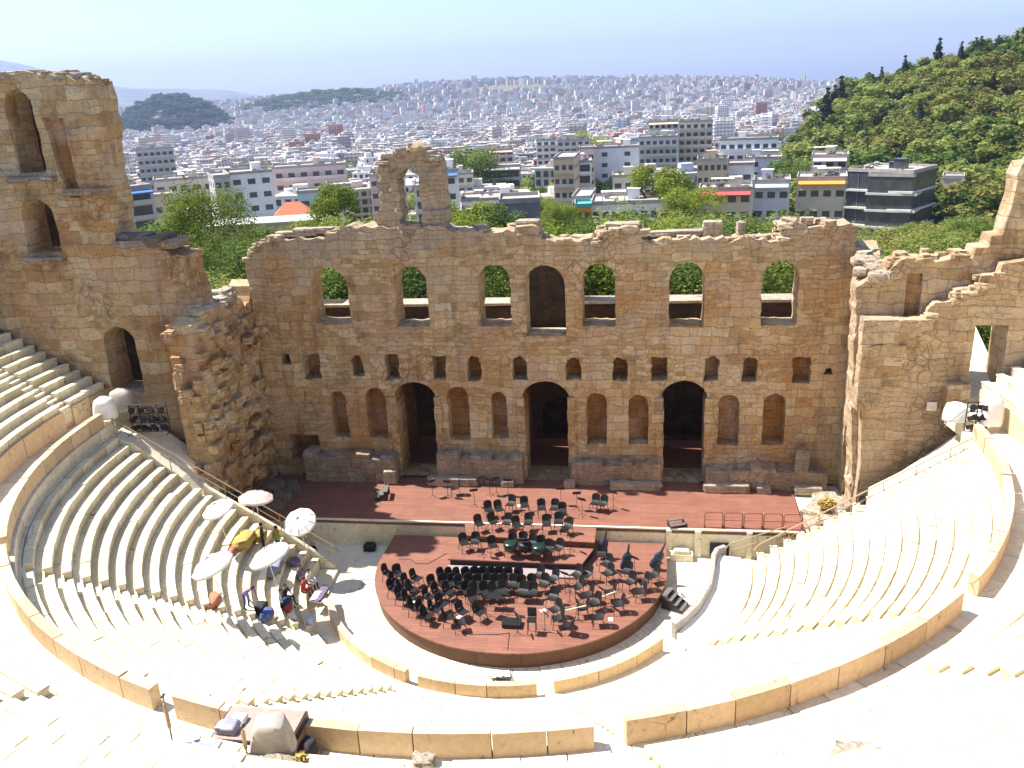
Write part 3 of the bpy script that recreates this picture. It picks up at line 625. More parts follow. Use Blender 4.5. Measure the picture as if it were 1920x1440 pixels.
rs = random.Random(3)
for q in SML: ops.append((rough(arch(q[0], q[1], q[2], q[3], flat=rs.random() < .55), .07), rs.uniform(1.0, 1.4)))
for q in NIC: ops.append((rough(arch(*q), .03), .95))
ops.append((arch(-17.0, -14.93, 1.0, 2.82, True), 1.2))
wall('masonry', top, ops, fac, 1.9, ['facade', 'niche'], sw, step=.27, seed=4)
# arched remnant on top
rem = [(-5.26, 15.9), (-5.22, 18), (-5.3, 19.9), (-5.6, 20.5), (-6.2, 20.95), (-7.0, 21.15), (-7.8, 21.0), (-8.5, 20.6), (-9.1, 20.15), (-9.35, 19.2), (-9.2, 18), (-9.46, 17), (-9.5, 15.9)]
wall('arch_remnant', resample(rem, .25, .26, 9), [(rough(arch(-8.0, -6.72, 16.5, 19.75), .13), None)], lambda u, v, d: (u, .25-d, v), 1.3, ['facade', 'niche'], sw, step=.25, seed=9, amp=.3, blk=.12)
# frames of the three doors and cut-stone pilasters between the niches
def trim(name, boxes, mat, parent, seed):
    mb = MB()
    for i, (x0, x1, z0, z1, y0, y1) in enumerate(boxes):
        mb.rock(((x0+x1)/2, (y0+y1)/2, (z0+z1)/2), (x1-x0, y1-y0, z1-z0), seed+i, n=5, amp=.05, sq=.93)
    return mb.build(name, mat, parent)
for k, (x0, x1, z0, z1) in enumerate(DOR):
    bx = []
    for s_ in (x0-.42, x1+.02):
        z = .02; j = 0
        while z < 4.9: bx.append((s_-.04*(j % 2), s_+.42+.04*(j % 2), z, z+.78, -.14, .2)); z += .8; j += 1
    trim('door_jamb', bx, 'facade', sw, 30*k+1)
def plinth(a, b, h, y0, seed):
    mb = MB(); x = a; rr = random.Random(seed)
    while x < b-.2:
        L = min(rr.uniform(.7, 1.5), b-x); hh = h*rr.uniform(.85, 1.08)
        mb.rock((x+L/2, (y0)/2+.05, hh/2), (L+.06, -y0+.1, hh), seed+x, n=5, amp=.09, sq=.9); x += L
    return mb.build('plinth', 'plinth', sw)
plinth(-15.6, -9.5, 1.95, -1.25, 1); plinth(-6.7, -1.15, 1.9, -1.1, 2); plinth(2.0, 7.5, 1.6, -1.0, 3); plinth(10.3, 17.4, 1.4, -1.15, 4)
fill = MB(); fill.b2(15.5, 18.3, -6.2, -.02, -1.9, -.12); tag(fill.build('stage_end_ground', 'paving'), kind='structure')
# back rooms of the stage building
bk = thing('back_wall', 'lower brown rear wall of the stage building seen through the doors', 'ruin')
def bkp(u, v, d): return (u, 6.6-d, v)
bt = resample([(19, -.3), (19, 10.2), (12, 9.9), (6, 9.85), (2.3, 9.8), (2.2, 13.9), (-1.2, 14.0), (-1.3, 9.8), (-6, 9.75), (-12, 10.0), (-19, 10.3), (-19, -.3)], .5, .05, 21)
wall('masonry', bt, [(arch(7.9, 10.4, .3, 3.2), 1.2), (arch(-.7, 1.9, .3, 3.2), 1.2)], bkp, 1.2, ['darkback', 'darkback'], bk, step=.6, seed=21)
d = MB()
for xa, xb, zz in ((-18.5, -1.4, 9.95), (2.35, 18.5, 10.0)): d.b2(xa, xb, 6.2, 7.9, zz, zz+.18)
d.build('coping', 'pale', bk)
d = MB(); d.b2(-17.8, 17.8, 1.92, 5.5, 7.75, 8.3); tag(d.build('vault_slab', 'facade'), 'stone floor slab roofing the passage behind the stage wall', 'slab')
for x in (-9.9, -6.5, -1.6, 2.2, 7.2, 10.8): 
    d = MB(); d.b2(x-.3, x+.3, 1.95, 5.45, -.01, 7.7); tag(d.build('passage_pier', 'niche'), 'stone cross wall flanking a passage behind the stage wall', 'pier', 'cross walls behind the stage doors')
def toprubble(parent, pts, y0, y1, n, seed, mat, sc_=1.0):
    m = MB(); rr_ = random.Random(seed)
    for i in range(n):
        k = rr_.randrange(len(pts)-1); a, b_ = pts[k], pts[k+1]; f = rr_.random(); u, v = lerp(a[0], b_[0], f), lerp(a[1], b_[1], f)
        m.rock((u, rr_.uniform(y0, y1), v+rr_.uniform(-.12, .12)), (rr_.uniform(.4, 1.0)*sc_, rr_.uniform(.4, .9)*sc_, rr_.uniform(.22, .5)*sc_), seed*50+i, n=3, amp=.2, sq=.8, rz=rr_.uniform(-.4, .4))
    return m.build('rubble_top', mat, parent)
toprubble(sw, [(17.6, 15.9), (14.4, 15.95), (14.2, 15.1), (6.4, 15.3), (6.2, 15.85), (4.1, 15.85), (4.0, 15.3), (.5, 15.4), (-1.1, 15.9), (-4.9, 15.95)], -.05, 1.9, 60, 3, 'facade')
toprubble(sw, [(-9.9, 16.35), (-12.2, 16.05), (-14.5, 15.9), (-16.5, 15.8), (-17.6, 15.1), (-18.2, 14.5)], -.05, 1.9, 34, 5, 'facade')
toprubble(sw, [(-5.4, 20.2), (-6.3, 20.9), (-7.2, 21.1), (-8.2, 20.7), (-9.2, 19.9)], -.1, .9, 16, 6, 'pale', .8)
# pale slabs lying on top of the wall
RS = [(-14.4, .9, 16.15, 1.5, .8, .45), (-13.2, 1.0, 16.2, 1.2, .7, .35), (-.4, 1.0, 16.35, 1.4, .9, .35), (5.2, .9, 16.1, 2.0, 1.0, .3), (10.4, 1.2, 15.75, 1.1, .8, .8), (12.0, 1.2, 15.6, .45, .6, .95), (15.6, .8, 16.1, .7, .6, .4), (8.5, 1.3, 15.5, 3.6, .8, .3), (-15.6, .8, 16.05, 1.4, .7, .3)]
NMS = ['pale stone slab lying near the left end of the stage wall top', 'second pale slab on the wall top, left of the arch remnant', 'flat pale block on the wall top above the central arch', 'broad flat slab on the raised part of the wall top', 'squared stone block standing on the wall top at right', 'narrow upright stone post on the wall top at right', 'small rounded stone on the high right end of the wall', 'long low slab on the wall top right of centre', 'thin stone slab at the left corner of the stage wall']
for i, ((x, y, z, a, b_, c), lb) in enumerate(zip(RS, NMS)):
    mb = MB(); mb.rock((0, 0, 0), (a, b_, c), i+40, n=4, amp=.14, sq=.85); o = tag(mb.build('stone_block', 'pale'), lb, 'stone', 'loose stones on the wall tops'); o.location = (x, y, z); o.rotation_euler = (0, 0, RNG.uniform(-.15, .15))
# fallen stones along the foot of the wall
FS = [(-5.7, -1.35, .28, 3.2, .5, .5, 'long cream stone block at the wall foot left of the central door'), (-2.1, -1.3, .2, .8, .5, .4, 'small cream stone beside the central door'), (1.85, -1.2, .22, .7, .5, .45, 'broken stone right of the central door'), (6.0, -1.35, .24, 3.1, .45, .45, 'long rough block left of the right door'), (11.5, -1.4, .26, 2.7, .55, .5, 'long cream block right of the right door'), (13.7, -1.4, .2, .8, .5, .4, 'small round stone right of the long block'), (16.3, -1.4, .25, 1.6, .6, .45, 'cream block at the right foot of the stage wall'), (15.9, -.85, 1.4, .75, .5, 2.6, 'upright stone slab leaning in the right corner of the stage'), (-9.8, -1.2, .5, .8, .7, .9, 'pale rounded stone left of the left door')]
for i, (x, y, z, a, b_, c, lb) in enumerate(FS):
    mb = MB(); mb.rock((0, 0, 0), (a, b_, c), i+70, n=5, amp=.10, sq=.88); o = tag(mb.build('stone_block', 'pale' if i != 7 else 'plinth'), lb, 'stone', 'loose stones at the foot of the stage wall'); o.location = (x, y, z)
def heap(name, pts, mat, label, cat, seed):
    r = thing(name, label, cat, pts[0][:3]); o0 = Vector(pts[0][:3])
    for i, (x, y, z, a, b_, c) in enumerate(pts):
        mb = MB(); mb.rock(Vector((x, y, z))-o0, (a, b_, c), seed+i, n=4, amp=.18, sq=.7, rz=RNG.uniform(0, 3)); mb.build('boulder', mat, r)
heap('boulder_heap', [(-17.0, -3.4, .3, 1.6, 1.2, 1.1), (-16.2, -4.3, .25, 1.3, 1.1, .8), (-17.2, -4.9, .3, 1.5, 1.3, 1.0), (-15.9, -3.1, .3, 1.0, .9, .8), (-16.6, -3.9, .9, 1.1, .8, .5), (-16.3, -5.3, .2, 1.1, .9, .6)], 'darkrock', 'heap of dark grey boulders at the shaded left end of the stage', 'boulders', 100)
heap('boulder_heap', [(16.3, -4.6, .2, 1.5, 1.2, .9), (16.9, -3.6, .4, 1.4, 1.1, 1.1), (17.3, -4.8, .5, 1.2, 1.2, 1.2), (15.9, -5.4, 0, 1.2, .9, .8), (17.0, -5.6, .2, 1.5, 1.0, .9)], 'pale', 'heap of pale boulders at the sunny right end of the stage', 'boulders', 130)
def bush(name, label, loc, size, mat, seed, n=260, cat='plant', leaf=.14):
    r = thing(name, label, cat, loc); rr = random.Random(seed); mb = MB()
    for i in range(n):
        p = Vector((rr.gauss(0, 1), rr.gauss(0, 1), rr.gauss(0, 1))).normalized()*rr.uniform(.5, 1)
        p = Vector((p.x*size[0], p.y*size[1], size[2]+p.z*size[2])); q = Matrix.Rotation(rr.uniform(0, 6), 3, 'Z') @ Matrix.Rotation(rr.uniform(-1.2, 1.2), 3, 'X'); L = leaf*rr.uniform(.6, 1.3)
        mb.add([p+q @ Vector(w) for w in ((-L, 0, 0), (0, -L*.5, 0), (L, 0, 0), (0, L*.5, 0))], [(0, 1, 2, 3)], 0, rr.random())
    mb.build('foliage', mat, r)
    s_ = MB()
    for k in range(4): s_.tube((0, 0, 0), (rr.uniform(-.5, .5)*size[0], rr.uniform(-.5, .5)*size[1], size[2]*1.3), .03, .01, 5)
    s_.build('stem', 'bark', r); return r
bush('dry_shrub', 'yellow dry shrub growing among the pale boulders', (16.7, -4.9, .6), (.55, .5, .45), 'ochre', 5)

# ------------------------------------------------------------------ wing walls
wl = thing('left_wing_wall', 'tall ruined left wing wall with arched tower above the seats', 'ruin', (0, 0, 0))
P = [(-18.6, -1.6), (-18.7, 13.9), (-18.9, 14.8), (-18.87, 16.0), (-19.6, 16.15), (-21.2, 16.6), (-22.7, 16.55), (-22.75, 17.9), (-22.6, 19.9), (-22.75, 20.6), (-22.4, 23.0), (-22.5, 25.4), (-24.2, 25.75), (-25.7, 25.95), (-27, 25.92), (-28.5, 25.6), (-31, 25.4), (-34, 24.6), (-38, 23), (-38, -1.6)]
PR = resample(P, .4, .10, 31)
def wlp(u, v, d): return (u, -6.0-d, v)
PR = resample(P, .4, .22, 31)
wall('masonry', PR, [(arch(-27.8, -26.1, 20.8, 25.15), None), (arch(-28.3, -26.3, 16.35, 19.45), None), (arch(-24.85, -22.85, 7.95, 12.0), None), ([(-25.0, 19.4), (-24.4, 19.4), (-24.5, 23.6), (-25.7, 23.7), (-25.4, 21.0)], .35), (arch(-31.8, -30.3, 20.8, 25.0), None)], wlp, 2.1, ['wing', 'niche'], wl, step=.34, seed=31, amp=.11, blk=.06, bw=1.5, bh=.7)
d = MB()
for x0, x1, z, y0, y1, h in ((-28.6, -26.0, 16.0, -6.5, -5.2, .35), (-28.4, -25.6, 20.45, -6.45, -5.2, .35), (-22.9, -19.2, 16.7, -6.2, -4.4, .5), (-25.2, -22.5, 19.7, -6.35, -5.9, .4)):
    d.rock(((x0+x1)/2, (y0+y1)/2, z), (x1-x0, y1-y0, h), x0, n=6, amp=.08, sq=.9)
d.build('ledge', 'plinth', wl)
d = MB()   # rear of the tower arches and the door passage, their shade painted dark
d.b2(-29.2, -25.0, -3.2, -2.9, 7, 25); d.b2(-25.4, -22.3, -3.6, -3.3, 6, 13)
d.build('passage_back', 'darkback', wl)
def wls(u, v, d): return (-18.3+d, u, v)
S = [(.9, -.3), (.9, 13.2), (.2, 12.9), (.0, 11.9), (-.9, 11.8), (-1.3, 12.5), (-2.0, 12.6), (-2.3, 13.1), (-3.2, 13.0), (-3.4, 12.7), (-4.6, 12.9), (-5.0, 13.5), (-5.8, 13.6), (-6.2, 12.8), (-6.9, 12.3), (-7.2, 9.5), (-7.6, 7.5), (-7.4, 4.5), (-7.7, 2.0), (-7.6, -1.6)]
wall('side_return', resample(S[::-1], .4, .16, 33), [(arch(-2.75, -.35, .01, 5.3), None)], wls, 1.5, ['wing', 'niche'], wl, step=.34, seed=33, amp=.34, blk=.14)
d = MB(); d.b2(-21.5, -21.2, -3.5, .5, -.3, 7.5); d.build('doorway_back', 'niche', wl)
d = MB()
for i in range(26):
    y = RNG.uniform(-6.6, -.6); d.rock((-18.9+RNG.uniform(-.5, .6), y, 12.75+RNG.uniform(-.2, .35)), (RNG.uniform(.6, 1.3), RNG.uniform(.4, .9), RNG.uniform(.2, .5)), i+300, n=3, amp=.18, rz=RNG.uniform(0, 3))
d.build('rubble_top', 'pale', wl)
d = MB(); wt = resample([(-38, 5.5), (-38, 24.4), (-33.6, 24.9), (-33.4, 5.5)], .6)
d.b2(-38.5, -37.0, -14, -6.1, 6, 22.5); d.b2(-38.5, -37.0, -22, -14, 6, 16); d.build('outer_wall', 'wing', wl)
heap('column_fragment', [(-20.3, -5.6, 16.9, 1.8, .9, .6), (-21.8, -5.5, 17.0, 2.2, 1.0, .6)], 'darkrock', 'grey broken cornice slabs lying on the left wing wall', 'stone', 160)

toprubble(wl, [(-18.9, 15.9), (-21.2, 16.5), (-22.7, 16.6)], 4.2-10.2, -4.2, 14, 7, 'wing'); toprubble(wl, [(-22.5, 25.3), (-24.2, 25.7), (-27, 25.9), (-29, 25.5), (-33, 24.8)], -6.1, -4.2, 46, 8, 'pale')
m = MB(); rr = random.Random(77)
for i in range(95):
    y, z = rr.uniform(-7.5, -.5), rr.uniform(.6, 12.2); fr = rr.random()
    m.rock((-18.35+rr.uniform(-.05, .28) if fr < .75 else -18.6-rr.uniform(0, .95), y if fr < .75 else -7.55+rr.uniform(-.15, .1), z), (rr.uniform(.35, .75), rr.uniform(.6, 1.3), rr.uniform(.4, .7)), 900+i, n=3, amp=.11, sq=.93, rz=rr.uniform(-.3, .3))
m.build('rubble_core', 'wing', wl)
m = MB(); m.b2(-19.9, -18.35, -7.45, -6.05, -1.5, 12.4); m.build('core_fill', 'wing', wl)
wr = thing('right_wing_wall', 'sunlit right wing wall with a stepped broken top and a doorway', 'ruin')
def lean(u, v): return u-.055*max(0, v)*smooth(19.6, 18.2, u)
def wrb(u, v, d): return (lean(u, v), -4.0-d, v)
B = [(44, -1.6), (44, 24), (36, 23), (30, 21.5), (26.5, 20.4), (25.5, 19.8), (24.75, 19.4), (24.55, 18.8), (24.5, 17.2), (24.4, 16.6), (24.3, 15.9), (23.75, 15.85), (23.7, 15.3), (23.1, 15.25), (23.05, 14.75), (21.8, 14.7), (20.7, 14.75), (19.8, 14.8), (19.2, 14.2), (18.7, 13.8), (18.2, 13.3), (18.2, -1.6)]
wall('masonry', resample(B, .4, .2, 41), [(arch(23.3, 24.9, 7.5, 11.4, True), None), (arch(19.95, 20.7, 11.2, 14.0, True), .22)], wrb, 1.4, ['wingr', 'niche'], wr, step=.34, seed=41, amp=.1, blk=.06)
def wrf(u, v, d): return (u-.02*max(0, v-4)*smooth(19.6, 18.2, u), -4.72-d, v)
Fp = [(44, -1.6), (44, 16.4), (27, 15.2), (25.2, 14.7), (24.2, 14.55), (24.1, 14.02), (23.3, 13.95), (23.2, 13.35), (22.15, 13.25), (22.1, 12.7), (21.25, 12.6), (20.95, 12.25), (20.85, 11.5), (19.55, 11.3), (19.5, 10.55), (18.85, 10.4), (18.65, 9.7), (18.3, 8.8), (18.15, 6.9), (18.3, 3.5), (18.2, -1.6)]
wall('facing', resample(Fp, .3, .03, 43), [(arch(23.3, 24.9, 7.5, 11.4, True), None)], wrf, .66, ['wingr', 'niche'], wr, step=.26, seed=43, amp=.1, blk=.06)
d = MB(); rr = random.Random(5)
for z0, n_ in ((7.2, 1), (7.95, 1), (8.7, 1), (9.4, 2), (10.1, 2), (10.8, 3), (11.45, 3)):
    x = 17.72
    for k in range(n_):
        L = rr.uniform(.75, 1.25); d.rock((x+L/2, -4.82+rr.uniform(-.1, .08)+.03*n_, z0), (L+.05, .95, .82), z0*7+k, n=6, amp=.09, sq=.88); x += L
d.build('stepped_block', 'wingr', wr)
def wrs(u, v, d): return (18.2-d-.055*max(0, v)*smooth(0, -3, u), u, v)
S2 = [(0.9, -.3), (0.9, 14.9), (-.7, 14.2), (-1.6, 13.6), (-2.6, 13.3), (-4.0, 13.3), (-4.1, -1.6)]
wall('side_return', resample(S2[::-1], .35, .1, 45), [(arch(-2.6, -1.3, .01, 4.7), None), (arch(-3.1, -1.9, 9.6, 12.6), .5), (arch(-3.6, -3.0, .3, 3.4), .3)], wrs, 1.3, ['wingr', 'niche'], wr, step=.3, seed=45, amp=.09)
d = MB(); d.b2(20.6, 20.9, -3.0, -.6, -.3, 6); d.build('doorway_back', 'niche', wr)
d = MB()
for i in range(24):
    y = RNG.uniform(-4.3, .6); d.rock((18.3+RNG.uniform(-.6, .9), y, 13.75+.12*(y+4)+RNG.uniform(-.1, .25)), (RNG.uniform(.5, 1.1), RNG.uniform(.5, .9), RNG.uniform(.3, .6)), i+400, n=3, amp=.16, rz=RNG.uniform(0, 3))
d.build('rubble_top', 'pale', wr)
toprubble(wr, [(18.4, 13.4), (19.8, 14.7), (23.0, 14.8)], -4.0, -2.7, 26, 11, 'wingr'); toprubble(wr, [(19.6, 11.2), (20.9, 11.3), (21.2, 12.5), (22.2, 12.6), (22.3, 13.1), (23.2, 13.2), (23.4, 13.9), (24.2, 14.0)], -4.9, -4.2, 16, 12, 'wingr', .8)
# passage behind the right doorway and its steps
ps = thing('passage_steps', 'grey marble steps climbing to the doorway in the right wing wall', 'steps')
for k in range(5):
    d = MB(); d.b2(22.6-.05*k, 25.2, -5.15-.42*(5-k)+.42, -4.75, 6.5, 6.95+.16*(k+1)-.2, tint=RNG.random()); d.build('step', 'paving', ps)
d = MB(); d.add([(22.8, -4.7, 7.48), (25.4, -4.7, 7.48), (25.4, 4.5, 11.2), (22.8, 4.5, 11.2), (22.8, -4.7, 6), (25.4, -4.7, 6), (25.4, 4.5, 6), (22.8, 4.5, 6)], [(0, 1, 2, 3), (4, 5, 1, 0), (3, 2, 6, 7), (0, 3, 7, 4), (1, 5, 6, 2)]); d.build('landing', 'paving', ps)
d = MB(); d.b2(22.2, 26.0, 4.5, 5.2, 6, 12.2); d.build('side_wall', 'pale', ps)
pb = MB(); pb.rock((22.7, -5.0, 7.6), (1.1, .7, 1.6), 77, n=5, amp=.07, sq=.9); tag(pb.build('stone_block', 'wingr'), 'squared stone block left of the right doorway', 'stone')
# sloping end walls of the lower seats, and rails
def endwall(sgn, y0, y1, pts, label):
    mb = MB(); n = len(pts)
    vs = [(x, y0, z) for x, z in pts]+[(x, y1, z) for x, z in pts]+[(x, y0, -1.6) for x, z in pts]+[(x, y1, -1.6) for x, z in pts]
    fs = []
    for i in range(n-1): fs += [(i, i+1, n+i+1, n+i), (2*n+i, 2*n+i+1, i+1, i), (n+i, n+i+1, 3*n+i+1, 3*n+i)]
    fs += [(0, n, 3*n, 2*n), (n-1, 2*n-1, 4*n-1, 3*n-1)]
    mb.add(vs, fs, 0, .5); return tag(mb.build('end_wall', 'paving', recalc=True), label, 'wall')
endwall(-1, -9.38, -6.6, [(-18.2, 2.6), (-19.4, 4.0), (-22.0, 6.1), (-25, 7.08)], 'smooth grey sloping slab beside the left seat rows in shade')
endwall(-1, -9.38, -9.12, [(-11.0, -1.3), (-14, .9), (-17.8, 3.3), (-18.2, 3.6)], 'narrow sloping end wall at the foot of the left rows')
endwall(1, -9.38, -5.7, [(18.6, 2.55), (20.18, 3.55), (21.92, 5.0), (22.9, 5.9), (23.6, 6.9), (25.2, 7.08)], 'cream sloping slab beside the right seat rows in sun')
endwall(1, -9.38, -9.12, [(12.4, -.7), (14, .9), (18.0, 3.4), (18.6, 3.8)], 'narrow sloping end wall at the foot of the right rows')
def rail(label, a, b_, n, mat, y, bend=None):
    r = thing('handrail', label, 'handrail', a)
    A, B_ = Vector((0, 0, 0)), Vector(b_)-Vector(a); mb = MB()
    mb.tube(A+Vector((0, 0, .95)), B_+Vector((0, 0, .95)), .035); mb.tube(A+Vector((0, 0, .5)), B_+Vector((0, 0, .5)), .025)
    mb.tube(A+Vector((0, 0, .95)), A+Vector((-.25 if b_[0] > 0 else .25, 0, .6)), .035)
    mb.build('rail', mat, r)
    for i in range(n):
        p = A.lerp(B_, i/(n-1)); q = MB(); q.tube(p-Vector((0, 0, .2)), p+Vector((0, 0, .96)), .028); q.build('post', mat, r)
rail('bronze handrail climbing the edge of the left seat rows', (-10.9, -9.3, -1.05), (-23.0, -9.3, 6.6), 9, 'brownrail', 0)
rail('pale handrail climbing the edge of the right seat rows', (12.4, -9.65, .1), (22.6, -9.65, 6.6), 8, 'brownrail', 0)
rail('short low handrail at the foot of the right rows', (11.2, -7.3, -1.2), (14.2, -6.9, -.3), 3, 'brownrail', 0)

# dark equipment in the parodoi
def lamp_rack(label, loc, rz, rows, cols, s=1.0):
    r = thing('floodlight_rack', label, 'floodlights', loc, rz)
    f = MB()
    for k in range(cols+1): f.tube((k*.5*s, 0, 0), (k*.5*s, 0, rows*.5*s), .03, n=5)
    for k in range(rows+1): f.tube((0, 0, k*.5*s), (cols*.5*s, 0, k*.5*s), .025, n=5)
    f.tube((0, 0, 0), (0, -.6*s, 0), .03); f.tube((cols*.5*s, 0, 0), (cols*.5*s, -.6*s, 0), .03); f.tube((-.1, -.05, rows*.42*s), (-1.0*s, -.5*s, rows*.3*s), .025, mi=1)
    f.build('frame', ['darkmetal', 'steel'], r)
    for i in range(rows):
        for j in range(cols):
            h = MB(); c = ((j+.5)*.5*s+RNG.uniform(-.05, .05), -.12*s, (i+.5)*.5*s); m3 = Matrix.Rotation(RNG.uniform(-.5, .5), 3, 'Z') @ Matrix.Rotation(R(70+RNG.uniform(-20, 20)), 3, 'X')
            p = Vector(c); ax = m3 @ Vector((0, 0, 1))
            h.tube(p-ax*.22*s, p+ax*.16*s, .11*s, .17*s, 8); h.box(p-ax*.2*s, (.2*s, .2*s, .18*s), rot=m3); lm = h.build('lamp_head', 'black', r)
            y = MB(); y.tube(p+m3 @ Vector((.2*s, 0, 0)), p+m3 @ Vector((-.2*s, 0, 0)), .02*s, n=4); y.build('yoke', 'steel', lm)
    return r
lamp_rack('rack of black floodlights at the top of the left rail', (-22.6, -8.2, 6.3), .1, 3, 4, 1.1)
lamp_rack('rack of black floodlights at the top of the right rail', (22.0, -8.6, 6.6), .1, 4, 2, 1.0)
lamp_rack('black lamps stacked at the foot of the left slab', (-18.0, -7.6, 1.5), .2, 2, 2, .9)
lamp_rack('black lamps standing beside the right wing wall', (17.9, -6.2, .6), .1, 4, 1, .9)
def cover(label, loc, d, rz, seed, mat='canopy'):
    r = thing('covered_spotlight', label, 'spotlight', loc, rz); b_ = MB()
    nz, na = 7, 18
    for j in range(nz+1):
        k = j/nz
        for i in range(na):
            a = 2*pi*i/na; rr_ = (1-.35*k**3)*(1 if k < 1 else .45)*(1+.06*sin(5*a+seed)*(1-k))
            sx = math.copysign(abs(cos(a))**.6, cos(a)); sy = math.copysign(abs(sin(a))**.6, sin(a))
            b_.v.append((sx*rr_*d[0]/2, sy*rr_*d[1]/2, .35+k*d[2]))
    for j in range(nz):
        for i in range(na): b_.f.append([j*na+i, j*na+(i+1) % na, (j+1)*na+(i+1) % na, (j+1)*na+i])
    b_.f.append([nz*na+i for i in range(na)]); b_.f.append([i for i in range(na-1, -1, -1)])
    b_.mi = [0]*len(b_.f); b_.t = [.5]*len(b_.f); b_.build('cover', mat, r, smooth=True)
    for sx, sy in ((1, 1), (1, -1), (-1, 1), (-1, -1)):
        q = MB(); q.tube((sx*d[0]*.35, sy*d[1]*.35, 0), (sx*d[0]*.3, sy*d[1]*.3, .5), .03); q.build('leg', 'steel', r)
    return r
cover('spotlight under a pale cover at the top of the left rows', (-23.6, -8.9, 7.1), (1.2, 1.0, 1.25), .2, 1)
cover('tall spotlight under a white cover by the right steps', (23.2, -8.4, 7.1), (1.05, .9, 1.55), .1, 2)
cover('low white draped lamp behind the right floodlights', (21.95, -7.4, 6.9), (1.2, .9, .9), -.3, 3)
cover('grey draped box behind the left spotlight', (-23.3, -7.6, 7.1), (1.5, 1.0, 1.3), 0, 4, 'greysheet')
pq = MB(); pq.b2(21.35, 21.85, -4.92, -4.86, 6.75, 7.25); tag(pq.build('plaque', 'plaque'), 'small square plaque fixed to the right wing wall', 'plaque')

# ------------------------------------------------------------------ orchestra chairs, stands, podium
def make_chair():
    r = thing('orchestra_chair', 'black orchestra chair', 'chair')
    m = MB()
    for i in range(4):   # moulded seat, slightly dished
        y0, y1 = -.22+i*.11, -.11+i*.11; z0, z1 = .45+.012*(i-1.5)**2, .45+.012*(i-.5)**2
        m.add([(-.22, y0, z0), (.22, y0, z0), (.22, y1, z1), (-.22, y1, z1), (-.22, y0, z0-.03), (.22, y0, z0-.03), (.22, y1, z1-.03), (-.22, y1, z1-.03)], [(0, 1, 2, 3), (7, 6, 5, 4), (0, 4, 5, 1), (1, 5, 6, 2), (2, 6, 7, 3), (3, 7, 4, 0)])
    m.build('seat', 'black', r)
    m = MB(); n = 8
    for j in range(5):
        for i in range(n+1):
            a = lerp(-1, 1, i/n); hh = (j/4)
            wd = .23*(1-.25*abs(hh-.5)**2*2); m.v.append((a*wd, .25+.09*hh-.06*a*a, .52+hh*.36*(1-.12*a*a)))
    for j in range(4):
        for i in range(n): m.f.append([j*(n+1)+i, j*(n+1)+i+1, (j+1)*(n+1)+i+1, (j+1)*(n+1)+i])
    k = len(m.v); m.v += [(x, y+.025, z) for x, y, z in m.v]; m.f += [[i+k for i in f[::-1]] for f in m.f]
    for i in range(n): m.f += [[i+1, i, k+i, k+i+1], [4*(n+1)+i, 4*(n+1)+i+1, k+4*(n+1)+i+1, k+4*(n+1)+i]]
    for j in range(4): m.f += [[j*(n+1), (j+1)*(n+1), k+(j+1)*(n+1), k+j*(n+1)], [(j+1)*(n+1)+n, j*(n+1)+n, k+j*(n+1)+n, k+(j+1)*(n+1)+n]]
    m.mi = [0]*len(m.f); m.t = [.5]*len(m.f); m.build('backrest', 'black', r)
    for sx in (-1, 1):
        m = MB(); m.tube((sx*.2, -.18, .44), (sx*.23, -.24, 0), .016, n=5); m.build('leg', 'darkmetal', r)
        m = MB(); m.path([(sx*.2, .3, .8), (sx*.2, .2, .44), (sx*.23, .28, 0)], .016, n=5); m.build('leg', 'darkmetal', r)
    return r
CH_STAGE = [(-5.22, -2.74), (-4.63, -.85), (-3.96, -1.0), (-3.48, -.9), (-2.92, -.95), (3.61, -4.37), (4.05, -4.48), (-1.39, -4.78), (-.5, -4.94), (.55, -5.22), (1.27, -5.18), (1.8, -5.6), (-1.95, -5.49), (-2.55, -5.6)]
CH_RIS2 = [(-2.8, -7.3), (-2.04, -7.0), (-1.27, -7.05), (-.61, -7.35), (-.05, -7.0), (1.04, -7.1), (1.68, -6.8), (2.2, -7.3)]
CH_RIS1 = [(-3.41, -8.84), (-2.84, -8.7), (-1.74, -9.03), (-.75, -8.67), (-.19, -8.5), (.35, -8.7), (.92, -8.85), (1.35, -9.24), (1.85, -9.1)]
CH_LEFT = [(-7.06, -11.5), (-6.48, -11.6), (-6.45, -12.25), (-5.75, -12.38), (-5.4, -11.9), (-6.35, -12.95), (-5.86, -12.9), (-5.35, -12.95), (-5.75, -13.6), (-5.3, -13.85), (-4.83, -14.5), (-4.35, -14.73), (-4.01, -15.2)]
CH_MID = [(-3.98, -11.37), (-3.55, -11.34), (-3.12, -11.31), (-2.69, -11.28), (-2.26, -11.25), (-1.83, -11.22), (-1.4, -11.19), (-.98, -11.16), (-.47, -11.13), (.02, -11.2), (-4.34, -12.12), (-3.79, -12.0), (-3.34, -11.95), (-2.89, -12.03), (-2.44, -11.9), (-1.99, -11.96), (-1.54, -11.85), (-1.09, -11.9), (-.64, -11.8), (-.19, -11.83), (.25, -11.9), (.75, -11.77), (-3.94, -12.81), (-3.4, -12.7), (-2.45, -12.6), (-2.0, -12.67), (-1.5, -12.6), (-1.05, -12.6), (-.6, -12.5), (.4, -12.49), (.9, -12.5)]
CH_LOOSE = [(-4.3, -13.6), (-3.5, -14.14), (-3.74, -14.64), (-2.02, -13.6), (-2.35, -14.75), (-2.31, -15.6), (-1.49, -14.72), (-2.94, -15.2)]
